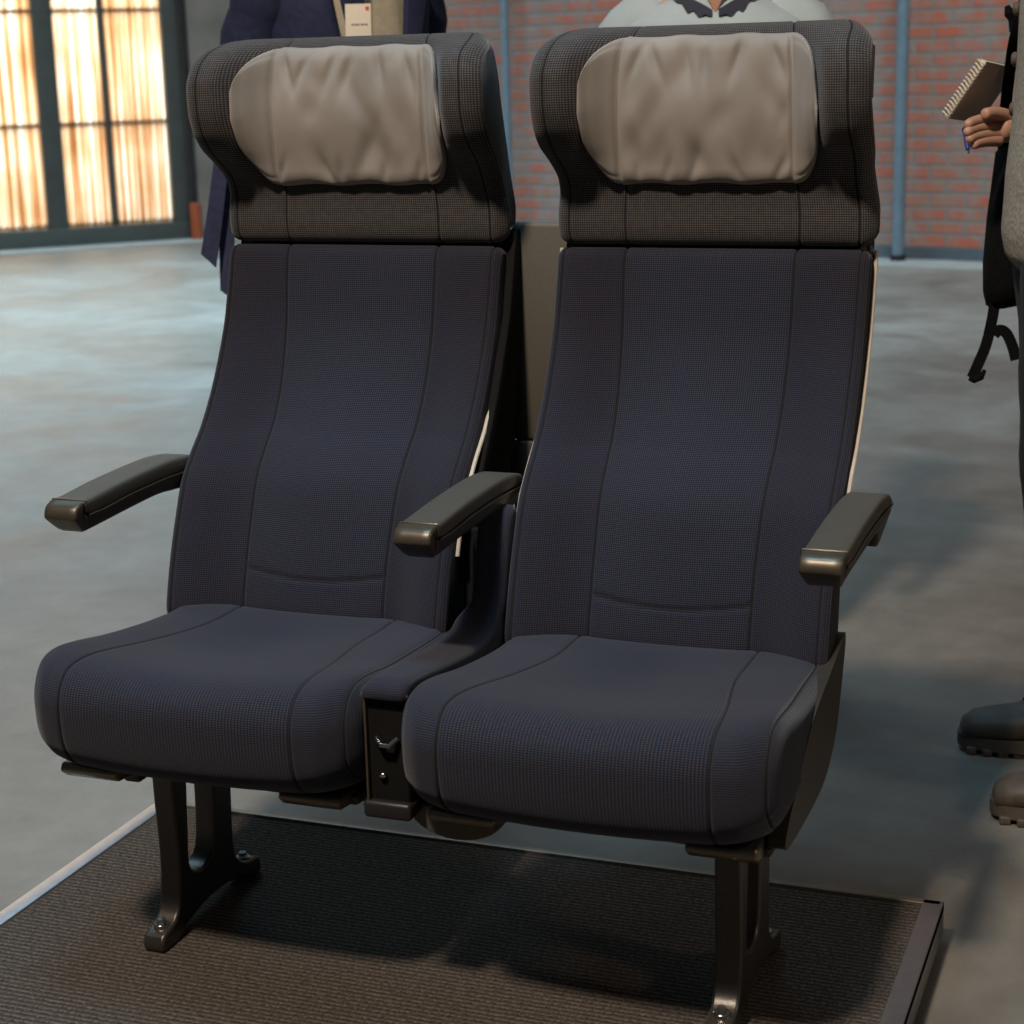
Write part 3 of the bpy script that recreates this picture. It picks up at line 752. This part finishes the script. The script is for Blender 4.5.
def head_chain(x, y, z0, s):
    """neck and head chain upward from neck base"""
    ch = [(x, y, z0, .058 * s), (x, y - .006, z0 + .06 * s, .052 * s), (x, y - .018, z0 + .115 * s, (.066 * s, .075 * s)), (x, y - .010, z0 + .165 * s, (.078 * s, .088 * s)), (x, y, z0 + .225 * s, (.078 * s, .092 * s)), (x, y + .002, z0 + .265 * s, (.055 * s, .065 * s))]
    nose = [(x, y - .010, z0 + .165 * s, (.078 * s, .088 * s)), (x, y - .100 * s, z0 + .155 * s, .012)]
    ears = [[(x + q * .070 * s, y, z0 + .160 * s, .010), (x + q * .088 * s, y + .008, z0 + .165 * s, .014), (x + q * .090 * s, y + .010, z0 + .18 * s, .010)] for q in (-1, 1)]
    nose = [(x, y - .080 * s, z0 + .180 * s, .008), (x, y - .098 * s, z0 + .160 * s, .011), (x, y - .106 * s, z0 + .148 * s, .012)]
    mouth = [(x - .02 * s, y - .083 * s, z0 + .118 * s, .0065), (x, y - .090 * s, z0 + .118 * s, .0075), (x + .02 * s, y - .083 * s, z0 + .118 * s, .0065)]
    return [ch, nose, mouth] + ears
def fingers(wrist, fdir, side, nrm, s=1.0, curl=.5):
    """palm and five finger chains. fdir: along fingers, side: towards thumb, nrm: palm normal (curl direction)"""
    w = Vector(wrist); f = Vector(fdir).normalized(); sd = Vector(side).normalized(); nn = Vector(nrm).normalized(); out = []
    palm = w + f * .085 * s
    out.append([(*w, .024 * s), (*(w + f * .045 * s), .030 * s), (*palm, .027 * s)])
    for k, (off, ln) in enumerate(((.030, .072), (.010, .08), (-.010, .074), (-.029, .06))):
        p = w + f * .065 * s + sd * off * s; ang = 0; ch = [(*p, .0105 * s)]
        p = p + f * .03 * s; ch.append((*p, .0100 * s))
        for j, fr_ in enumerate((.45, .32, .23)):
            ang += curl * (1.0 if j else .6)
            d = f * math.cos(ang) + nn * math.sin(ang)
            p = p + d * ln * fr_ * s; ch.append((*p, (.0092 - .0009 * j) * s))
        out.append(ch)
    p = w + f * .025 * s + sd * .022 * s; ch = [(*p, .0135 * s)]
    for j, L in enumerate((.032, .028, .022)):
        d = (sd * (.8 - .3 * j) + f * (.6 + .2 * j) + nn * .25 * (j + 1)).normalized(); p = p + d * L * s; ch.append((*p, (.0115 - .001 * j) * s))
    out.append(ch)
    return out
def shoe(parent, x, y, rz, L=.29, heel=0, mat='leather', lug=True):
    """shoe pointing to local -y"""
    Mt = Matrix.Translation((x, y, 0)) @ Matrix.Rotation(rz, 4, 'Z')
    secs = []
    prof = [(-.60, .034, .030, .020), (-.585, .056, .048, .034), (-.52, .078, .068, .048), (-.40, .094, .082, .055), (-.28, .100, .088, .060), (-.12, .094, .086, .078), (0.0, .082, .088, .105), (.14, .072, .092, .118), (.27, .070, .092, .118), (.36, .064, .086, .112), (.40, .045, .058, .10)]
    loops = []
    for (t, w, _, h) in prof:
        yy = t * L; hw = w * L / .29 * .52; h = h if t < .0 else h
        Lp = []
        for k in range(24):
            an = 2 * PI * k / 24; c, s_ = math.cos(an), math.sin(an)
            zz = .022 + h * (.5 + .5 * math.copysign(abs(s_) ** .75, s_))
            Lp.append(Mt @ Vector((math.copysign(abs(c) ** .8, c) * hw * (1 - .35 * max(0, s_) ** 2), yy, zz)))
        loops.append(Lp)
    o = loft('boot', loops, M[mat], parent)
    pl = []
    for k in range(40):
        an = 2 * PI * k / 40; c, s_ = math.cos(an), math.sin(an)
        yy = s_ * .515 * L - .10 * L; w = .055 - .010 * sstep(-.1, .3, s_)
        pl.append((math.copysign(abs(c) ** .75, c) * w, yy))
    so = MB().prism(pl, .010, .032, 0, 'z')
    if lug:
        for k in range(11):
            yy = -.57 * L + k * .092 * L; hw_ = .050 * math.sqrt(max(.25, 1 - ((yy + .013 + .10 * L) / (.53 * L)) ** 4))
            so.box(-hw_, hw_, yy, yy + .018, 0, .014, .003)
    else: so.prism(pl, 0, .012, 0, 'z')
    so.build('sole', M['sole'], o, M=Mt)
    ls = MB()
    for k in range(5):
        yy = (-.22 + k * .055) * L; zz = .022 + interp([(-.28, .062), (-.12, .080), (0, .107)], yy / L) + .001
        ls.tube([Mt @ Vector((-.024, yy, zz - .006)), Mt @ Vector((0, yy, zz)), Mt @ Vector((.024, yy, zz - .006))], .0028, 8)
    ls.build('laces', M['bagcloth'], o)
    return o

# --- person in a navy coat, behind the left seat
def person_coat():
    p = empty('person', (-.885, 1.540, FZ), 1.08)
    tag(p, 'person in a navy coat over a cream top standing behind the left seat', 'person')
    ch = [[(0, 0, .95, .13), (0, 0, 1.12, .115), (0, -.005, 1.30, .125), (0, 0, 1.44, .09), (0, 0, 1.49, .058)]]
    hc = head_chain(0, 0, 1.49, 1.0); ch += hc
    for q in (-1, 1):
        ch.append([(0, 0, .95, .13), (q * .095, 0, .90, .085), (q * .10, -.01, .50, .055), (q * .10, .01, .09, .038)])
    arms = {-1: [(-.17, .02, 1.40, .05), (-.20, .13, 1.10, .04), (-.17, -.10, 1.02, .028)], 1: [(.18, .01, 1.40, .05), (.25, .05, 1.12, .04), (.20, -.12, .95, .028)]}
    for q, a in arms.items():
        ch.append([(0, 0, 1.44, .09)] + a)
        ch += fingers(a[-1][:3], (.3, -1, -.1) if q < 0 else (-.3, -.8, -.3), (0, 0, 1), (-q, 0, 0), 1.0, .4)
    skin_body('body', ch, M['skin'], p)
    head_parts(p, 1.49 + .185, 1.0)
    # coat, open down the front
    secs = [(.72, .155, .135), (.80, .168, .138), (.95, .175, .135), (1.08, .168, .122), (1.2, .182, .128), (1.34, .198, .125), (1.43, .17, .10), (1.475, .10, .075)]
    loops = []; n = 64
    rings = []
    for q in range(40):
        t = q / 39 * (len(secs) - 1); i = min(int(t), len(secs) - 2); k = t - i
        z, rx, ry = [secs[i][j] + (secs[i + 1][j] - secs[i][j]) * k for j in range(3)]
        gap = interp([(.7, .16), (1.1, .34), (1.3, .55), (1.47, .7)], z)
        out = []; inn = []
        for m in range(n + 1):
            an = -PI / 2 + gap + (2 * PI - 2 * gap) * m / n
            c, s_ = math.cos(an), math.sin(an)
            w = (.03 * math.sin(6 * an + z * 2) + .015 * math.sin(13 * an - z * 5) + .012 * math.sin(z * 34 + 3 * an)) * (.25 + .75 * sstep(1.35, .75, z))
            r = 1 + w
            out.append(Vector((math.copysign(abs(c) ** .88, c) * rx * r, math.copysign(abs(s_) ** .88, s_) * ry * r, z)))
            inn.append(Vector((math.copysign(abs(c) ** .88, c) * (rx * r - .008), math.copysign(abs(s_) ** .88, s_) * (ry * r - .008), z)))
        rings.append(out + inn[::-1])
    loft('coat', rings, M['navy'], p)
    for q, a in arms.items():
        pts = [Vector(v[:3]) for v in a]; path = resample([(q * .10, 0, 1.425)] + [tuple(v) for v in pts], 26)
        R = [interp([(0, .060), (.2, .072), (.5, .062), (.75, .058), (1, .050)], i / 25) * (1 + .05 * math.sin(i * 1.7 + q)) for i in range(26)]
        MB().tube(path, R, 24).build('sleeve', M['navy'], p)
    # lapels
    for q in (-1, 1):
        MB().prism([(q * .050, 1.02), (q * .100, 1.30), (q * .115, 1.36), (q * .09, 1.44), (q * .065, 1.45), (q * .045, 1.2)], -.140, -.124, .003, 'y').build('lapel', M['navy_d'], p)
    # cream top and trousers
    ell_loft('top', [(.90, 0, -.004, .14, .108), (1.05, 0, -.006, .135, .105), (1.25, 0, -.008, .16, .117), (1.38, 0, -.003, .155, .10), (1.455, 0, 0, .08, .07)], M['cream'], p, fold=.012, seed=2)
    ell_loft('trousers_seat', [(.80, 0, 0, .155, .112), (.90, 0, 0, .155, .115), (.99, 0, 0, .142, .108)], M['trouser'], p)
    for q in (-1, 1):
        MB().tube(resample([(q * .075, 0, .88), (q * .095, -.01, .5), (q * .10, .01, .07)], 20), [interp([(0, .092), (.5, .072), (1, .062)], i / 19) for i in range(20)], 22).build('trouser_leg', M['trouser'], p)
        shoe(p, q * .10, -.02, 0, .27, mat='leather', lug=False)
    return p
pc = person_coat()
bpy.context.view_layer.update()

# --- person in a light blue shirt, behind the right seat
def person_shirt():
    p = empty('person', (-.020, 1.345, FZ), .25)
    tag(p, 'person in a light blue shirt with a dark collar standing behind the right seat', 'person')
    s = .90
    ch = [[(0, 0, .95 * s, .12), (0, 0, 1.12 * s, .11), (0, -.005, 1.30 * s, .12), (0, 0, 1.43 * s, .085), (0, 0, 1.49 * s, .055)]]
    ch += head_chain(0, 0, 1.49 * s, .98)
    for q in (-1, 1):
        ch.append([(0, 0, .95 * s, .12), (q * .09, 0, .90 * s, .08), (q * .095, -.01, .50 * s, .052), (q * .095, .01, .09, .036)])
        a = [(q * .165, .005, 1.385 * s, .046), (q * .215, .03, 1.12 * s, .036), (q * .205, -.06, .90 * s, .026)]
        ch.append([(0, 0, 1.43 * s, .085)] + a)
        ch += fingers(a[-1][:3], (0, -.5, -1), (-q * .3, -1, 0), (-q, 0, 0), .95, .4)
        path = resample([(q * .10, 0, 1.415 * s), a[0][:3], a[1][:3], (q * .207, -.05, .93 * s)], 26)
        MB().tube(path, [interp([(0, .052), (.2, .064), (.5, .055), (.75, .052), (1, .040)], i / 25) * (1 + .04 * math.sin(i * 1.9 + q)) for i in range(26)], 24).build('sleeve', M['shirt'], p)
        MB().tube(resample([(q * .07, 0, .86 * s), (q * .09, -.01, .5 * s), (q * .095, .01, .07)], 20), [interp([(0, .088), (.5, .07), (1, .058)], i / 19) for i in range(20)], 22).build('trouser_leg', M['trouser'], p)
        shoe(p, q * .095, -.02, 0, .26, mat='leather', lug=False)
    skin_body('body', ch, M['skin'], p); head_parts(p, 1.49 * s + .18, .98)
    ell_loft('shirt', [(.86 * s, 0, 0, .165, .125), (.98 * s, 0, -.002, .16, .122), (1.12 * s, 0, -.004, .155, .118), (1.28 * s, 0, -.006, .178, .122), (1.36 * s, 0, -.002, .192, .118), (1.41 * s, 0, 0, .175, .108), (1.45 * s, 0, 0, .115, .088), (1.475 * s, 0, .004, .066, .066)], M['shirt'], p, fold=.008, seed=5)
    ell_loft('trousers_seat', [(.78 * s, 0, 0, .15, .11), (.88 * s, 0, 0, .15, .112), (.92 * s, 0, 0, .14, .105)], M['trouser'], p)
    for q in (-1, 1):   # dark scalloped collar flaps meeting in a V
        e = []
        for k in range(22):
            t = k / 21; e.append((q * (.006 + .080 * t), 1.425 * s - .002 - .020 * math.sin(t * PI) * (.75 + .25 * math.cos(t * 22)) + .045 * t))
        top = [(q * (.086 - .080 * k / 10), 1.425 * s + .043 - .034 * (k / 10) ** 1.5) for k in range(11)]
        poly = e + top
        mb = MB(); V = []; 
        yb = lambda x, z: -.102 + .9 * abs(x) ** 1.6 + max(0, z - 1.425 * s) * .65
        nP = len(poly)
        A = [(x, yb(x, z) - .006, z) for x, z in poly]; B = [(x, yb(x, z) + .001, z) for x, z in poly]
        F = [tuple(range(nP)), tuple(range(nP, 2 * nP))[::-1]] + [(i, (i + 1) % nP, nP + (i + 1) % nP, nP + i) for i in range(nP)]
        mb.add(A + B, F).build('collar', M['collar'], p)
    MB().prism([(-.022, 1.475 * s), (0, 1.425 * s), (.022, 1.475 * s)], -.098, -.088, .001, 'y').build('neck_opening', M['skin'], p)
    b = MB().box(-.011, .011, -.1275, -.118, .95 * s, 1.40 * s, .002).build('button_placket', M['shirt'], p)
    return p
person_shirt()

# --- person in a knit cardigan at the right edge, facing left in the picture
PX, PY, PR = .730, .800, -PI / 2 + .19     # local -y becomes about world -x
def person_knit():
    p = empty('person', (PX, PY, FZ), PR)
    tag(p, 'person in a grey knit cardigan and brown boots holding a notebook at the right edge', 'person')
    # local axes: -y = forward (world -x), +x = world +y side
    ch = [[(0, 0, .95, .125), (0, 0, 1.12, .11), (0, -.005, 1.30, .12), (0, 0, 1.44, .09), (0, 0, 1.49, .058)]]
    ch += head_chain(0, 0, 1.49, 1.0)
    legx = {-1: (.02, -.115), 1: (.01, .145)}
    return p, ch
pk, chk = person_knit()
bpy.context.view_layer.update()
IW = pk.matrix_world.inverted()
def at(x, y, D): return CAM + (fw + rt * (x - 512) / FPX - up * (y - 512) / FPX) * D
# feet (world): toe tips measured on the floor
LX = {1: .155, -1: -.135}
for q, (tx, ty) in {1: (.520, .985), -1: (.610, .690)}.items():
    t = IW @ Vector((tx, ty, FZ)); yy = t.y + .29 * .60
    shoe(pk, t.x, yy, 0, .29)
    chk.append([(0, 0, .95, .125), (q * .080, -.022, .88, .070), ((q * .1 + t.x) / 2, (yy + .02) / 2 - .030, .50, .050), (t.x, yy + .045, .09, .036)])
    MB().tube(resample([(q * .075, -.028, .90), ((q * .1 + t.x) / 2, (yy + .02) / 2 - .030, .5), (t.x, yy + .045, .085)], 24), [interp([(0, .098), (.5, .078), (1, .066)], i / 23) * (1 + .02 * math.sin(i * 1.5)) for i in range(24)], 24).build('trouser_leg', M['trouser'], pk)
# arms: the one with the notebook comes forward on the camera's far side
wr = IW @ at(1022, 128, 3.00)
el = Vector((.20, .13, 1.08)) if False else Vector((wr.x * .4 + .15, .16, 1.06))
A1 = [(.18, .01, 1.40, .05), (*el, .04), (*wr, .026)]
chk.append([(0, 0, 1.44, .09)] + A1)
fdir = (IW.to_3x3() @ (at(950, 127, 2.92) - at(1022, 128, 3.00))).normalized()
nrm = (IW.to_3x3() @ (-fw * .9 - up * .2)).normalized()
side = (IW.to_3x3() @ (up * 1.0)).normalized()
hs = .95
w = wr
chk.append([(*w, .026), (*(w + fdir * .035), .026), (*(w + fdir * .062), .024)])
# four fingers folded below/around the notebook, thumb on top
for k, (off, ln) in enumerate(((.014, .066), (.002, .068), (-.010, .062), (-.021, .050))):
    b0 = w + fdir * .045 + side * off; c = [(*b0, .011)]; pnt = b0 + fdir * .026; c.append((*pnt, .0105)); an = 0
    for j, fr_ in enumerate((.45, .32, .23)):
        an += .28
        d = fdir * math.cos(an) - side * math.sin(an) * .35 + nrm * math.sin(an) * .35
        pnt = pnt + d.normalized() * ln * fr_; c.append((*pnt, .0098 - .0009 * j))
    chk.append(c)
b0 = w + fdir * .02 + side * .012 + nrm * .012; c = [(*b0, .0125)]; pnt = b0
for j, L in enumerate((.032, .027, .022)):
    d = (side * (.30 - .22 * j) + fdir * .9 + nrm * .12).normalized(); pnt = pnt + d * L; c.append((*pnt, .0118 - .001 * j))
chk.append(c)
A2 = [(-.18, .01, 1.40, .05), (-.24, .07, 1.12, .04), (-.21, .05, .88, .028)]
chk.append([(0, 0, 1.44, .09)] + A2); chk += fingers(A2[-1][:3], (0, -.2, -1), (.3, -1, 0), (1, 0, 0), 1.0, .4)
skin_body('body', chk, M['skin'], pk); head_parts(pk, 1.675, 1.0)
ell_loft('cardigan', [(.875, 0, -.004, .158, .118), (.895, 0, -.008, .172, .132), (.93, 0, -.010, .176, .138), (1.02, 0, -.010, .170, .136), (1.12, 0, -.008, .165, .128), (1.28, 0, -.008, .182, .126), (1.38, 0, -.002, .185, .108), (1.43, 0, 0, .15, .085), (1.475, 0, 0, .085, .07)], M['knit'], pk, fold=.012, seed=8)
ell_loft('trousers_seat', [(.80, 0, 0, .15, .112), (.90, 0, 0, .152, .114), (.97, 0, 0, .142, .108)], M['trouser'], pk)
for A_, q in ((A1, 1), (A2, -1)):
    endp = Vector(A_[-1][:3]).lerp(Vector(A_[-2][:3]), .12)
    MB().tube(resample([(q * .10, 0, 1.425), A_[0][:3], A_[1][:3], tuple(endp)], 26), [interp([(0, .058), (.2, .068), (.5, .058), (.75, .052), (1, .038)], i / 25) * (1 + .04 * math.sin(i * 1.9)) for i in range(26)], 24).build('cardigan_sleeve', M['knit'], pk)
for zz in (1.04, 1.115, 1.19, 1.265):
    MB().cyl((-.052, -.128, zz), (-.056, -.138, zz), .011, 20, .002).build('button', M['sole'], pk)

# --- notebook held in the hand
best = None
for k in range(200):      # the tilt at which the photographed outline is a true rectangle
    db = 2.90 + .0015 * k
    A_, B_, C_ = at(945, 116, 2.955), at(983, 60, db), at(1014, 67, 3.06)
    e = abs((B_ - A_).normalized().dot((C_ - B_).normalized()))
    if best is None or e < best[0]: best = (e, db)
A_, B_, C_ = at(945, 116, 2.955), at(983, 60, best[1]), at(1014, 67, 3.06)
ux = (B_ - A_); uy = (C_ - B_)
uxn = ux.normalized(); uyn = (uy - uxn * uy.dot(uxn)).normalized(); un = uxn.cross(uyn)
Lx = ux.length; Ly = uy.length
nb = empty('notebook'); nb.matrix_world = Matrix(((uxn.x, uyn.x, un.x, A_.x), (uxn.y, uyn.y, un.y, A_.y), (uxn.z, uyn.z, un.z, A_.z), (0, 0, 0, 1)))
tag(nb, 'spiral bound notebook with beige cover held in the hand of the knit cardigan person', 'notebook')
MB().box(0, Lx, .004, Ly, -.004, .004, .0006).build('pages', M['paper'], nb)
MB().box(-.001, Lx + .001, .003, Ly + .001, .0042, .0058, .0004).box(-.001, Lx + .001, .003, Ly + .001, -.0058, -.0042, .0004).build('cover', M['cover'], nb)
sp = MB(); nr_ = int(Lx / .0062)
for i in range(nr_):
    x = .004 + i * (Lx - .008) / (nr_ - 1)
    sp.tube([(x + .0004 * math.sin(t), .004 - .0058 + .0058 * math.cos(t) + .002, .0078 * math.sin(t)) for t in [2 * PI * k / 12 for k in range(12)]], .0011, 6)
sp.build('spiral_binding', M['paper'], nb)
pn = empty('pen'); tag(pn, 'blue pen held beneath the notebook', 'pen')
MB().cyl(at(968, 150, 2.97), at(964, 128, 2.985), .0038, 12, .001).build('barrel', M['pen'], pn)
MB().cyl(at(968.7, 153.5, 2.969), at(968, 149, 2.97), .0018, 10).build('tip', M['chrome'], pn)

# --- black bag hanging at the cardigan person's side, with strap
bg = empty('shoulder_bag', (0, 0, 0)); tag(bg, 'black cloth shoulder bag with dangling straps hanging beside the knit cardigan', 'bag')
DB = 3.10
def wp(x, y, D=DB): return at(x, y, D)
bw = MB(); cols = []
rows = [(150, 998, 1040, .045), (185, 994, 1050, .055), (215, 990, 1056, .06), (260, 986, 1058, .06), (290, 985.5, 1052, .05), (303, 988, 1030, .04), (308, 992, 1006, .015)]
for (yy, xa, xb, th) in rows:
    a = wp(xa, yy, DB + .01); b = wp(xb, yy, DB + .02); L = []
    for k in range(24):
        an = 2 * PI * k / 24; c, s_ = math.cos(an), math.sin(an)
        L.append((a + b) / 2 + (b - a) / 2 * math.copysign(abs(c) ** .6, c) + fw * math.copysign(abs(s_) ** .6, s_) * th)
    cols.append(L)
bagb = loft('bag_body', cols, M['bagcloth'], bg)
def strap(pts, w, name='strap', n=30, th=.003):
    P = resample([tuple(p) for p in pts], n); V = []; F = []
    for i, p in enumerate(P):
        t = (P[min(i + 1, n - 1)] - P[max(i - 1, 0)]).normalized(); sd = t.cross(fw).normalized(); nn = sd.cross(t)
        for a, b in ((-1, -1), (1, -1), (1, 1), (-1, 1)): V.append(p + sd * a * w / 2 + nn * b * th / 2)
    for i in range(n - 1):
        for k in range(4): F.append((i * 4 + k, i * 4 + (k + 1) % 4, (i + 1) * 4 + (k + 1) % 4, (i + 1) * 4 + k))
    F += [(3, 2, 1, 0), tuple(range(4 * n - 4, 4 * n))]
    return MB().add(V, F).build(name, M['bagcloth'], bg, angle=1.2)
strap([wp(1040, -60, 2.94), wp(1024, 5, 2.90), wp(1014, 45, 2.93), wp(1008, 85, 3.02), wp(1004, 130, 3.11), wp(1004, 160, 3.11)], .020, 'shoulder_strap')
strap([wp(996, 295), wp(992, 320), wp(986, 345), wp(979, 362), wp(972, 378)], .018, 'loose_strap')
strap([wp(994, 335), wp(999, 330), wp(1006, 333), wp(1012, 345), wp(1016, 360)], .018, 'loose_strap')
MB().tube([wp(969, 379), wp(974, 380), wp(981, 377), wp(985, 370)], [.003, .006, .006, .003], 10).build('strap_buckle', M['bagcloth'], bg)
MB().tube([wp(1007, 6, 2.92), wp(1010, 14, 2.92), wp(1011, 20, 2.92), wp(1013, 31, 2.92)], [.004, .009, .004, .006], 12).build('strap_clip', M['bagcloth'], bg)

# --- coat belt and paper badge of the coat person
bt = empty('coat_belt'); COL.objects.unlink(bt); bpy.data.objects.remove(bt)
IC = pc.matrix_world.inverted()
def band(pts, w0, w1, name, parent, mat, th=.004, inv=None):
    P = resample([tuple(p) for p in pts], 24); V = []; F = []
    for i, p in enumerate(P):
        t = (P[min(i + 1, 23)] - P[max(i - 1, 0)]).normalized(); sd = t.cross(fw).normalized(); nn = sd.cross(t); w = w0 + (w1 - w0) * i / 23
        for a, b in ((-1, -1), (1, -1), (1, 1), (-1, 1)):
            q = p + sd * a * w / 2 + nn * b * th / 2
            if i == 23: q = q + t * a * .012
            V.append(inv @ q if inv else q)
    for i in range(23):
        for k in range(4): F.append((i * 4 + k, i * 4 + (k + 1) % 4, (i + 1) * 4 + (k + 1) % 4, (i + 1) * 4 + k))
    F += [(3, 2, 1, 0), tuple(range(92, 96))]
    return MB().add(V, F).build(name, mat, parent, angle=1.0)
band([at(226, 120, 3.92), at(218, 190, 3.90), at(213, 230, 3.9), at(208.5, 261, 3.9)], .030, .036, 'belt_end', pc, M['navy'], inv=IC)
band([at(232, 120, 3.94), at(228, 200, 3.93), at(227, 240, 3.93), at(228, 296, 3.93)], .034, .032, 'belt_end', pc, M['navy'], inv=IC)
bd = empty('name_badge')
b0, b1, b2 = at(346, 44, 3.70), at(345, 6, 3.70), at(369, 3, 3.70)
ez = (b1 - b0).normalized(); ex = (b2 - b1); ex = (ex - ez * ex.dot(ez)).normalized(); ey = ez.cross(ex)
bd.matrix_world = Matrix(((ex.x, ey.x, ez.x, b0.x), (ex.y, ey.y, ez.y, b0.y), (ex.z, ey.z, ez.z, b0.z), (0, 0, 0, 1)))
tag(bd, 'ivory paper badge with a small red mark worn on the navy coat', 'badge')
MB().box(0, .052, -.0012, .0012, -.012, .080, .0004).build('card', M['paper'], bd)
MB().box(.041, .048, -.0018, -.0011, .066, .074, 0).build('emblem', M['red'], bd)
mk = MB()
for i, wd in enumerate((.0035, .0028, .0035, .002, .0035, .003, .0035)): mk.box(.012 + i * .0048, .012 + i * .0048 + wd, -.0018, -.0011, .036, .040)
mk.build('printed_line', M['ink'], bd)

# ------------------------------------------------------------------ light
def area(name, loc, target, size, power, col, sy=None, spread=None):
    l = bpy.data.lights.new(name, 'AREA'); l.energy = power; l.color = col; l.size = size
    if sy: l.shape = 'RECTANGLE'; l.size_y = sy
    if spread: l.spread = spread
    o = bpy.data.objects.new(name, l); COL.objects.link(o); o.location = loc
    o.rotation_euler = (Vector(target) - Vector(loc)).to_track_quat('-Z', 'Y').to_euler(); return o
KEY = Vector((-.08, -.69, 1.0))
kp = Vector((0, .0, .6)) + KEY * 4.6
area('key_lamp', kp, (0, 0, .6), .42, 330, (1.0, .85, .70))
area('skylight', (-5.2, 6.4, 6.5), (-4.8, 5.6, 0), 5, 500, (.50, .80, 1.0), 4, math.radians(92))
area('brick_fill_light', (.8, 5.4, 6), (-.2, 9.0, 1.4), 3, 85, (.95, .97, 1.0), 2, math.radians(110))  # unseen fill lamp, added to brighten the brick wall
area('roof_light_front', (-.2, -.10, 4.0), (-.1, -.10, .4), .9, 6.5, (.38, .72, 1.0), .9, math.radians(50))
area('side_lamp', (4.6, -.6, 3.2), (0, 0, .5), .5, 32, (1.0, .80, .60))
p = MW @ Vector((-1.2, 1.6, 2.2)); t = MW @ Vector((-1.2, 0, 1.4))
area('daylight_outside', p, t, 4.6, 400, (1.0, .93, .82), 3.4)
wd = bpy.data.worlds.new('world'); S.world = wd; wd.use_nodes = True
bgn = wd.node_tree.nodes['Background']; bgn.inputs[0].default_value = (.58, .66, .74, 1); bgn.inputs[1].default_value = .06
S.view_settings.view_transform = 'Standard'; S.view_settings.look = 'None'; S.view_settings.gamma = 1; S.view_settings.exposure = 0.0
S.view_settings.use_curve_mapping = False
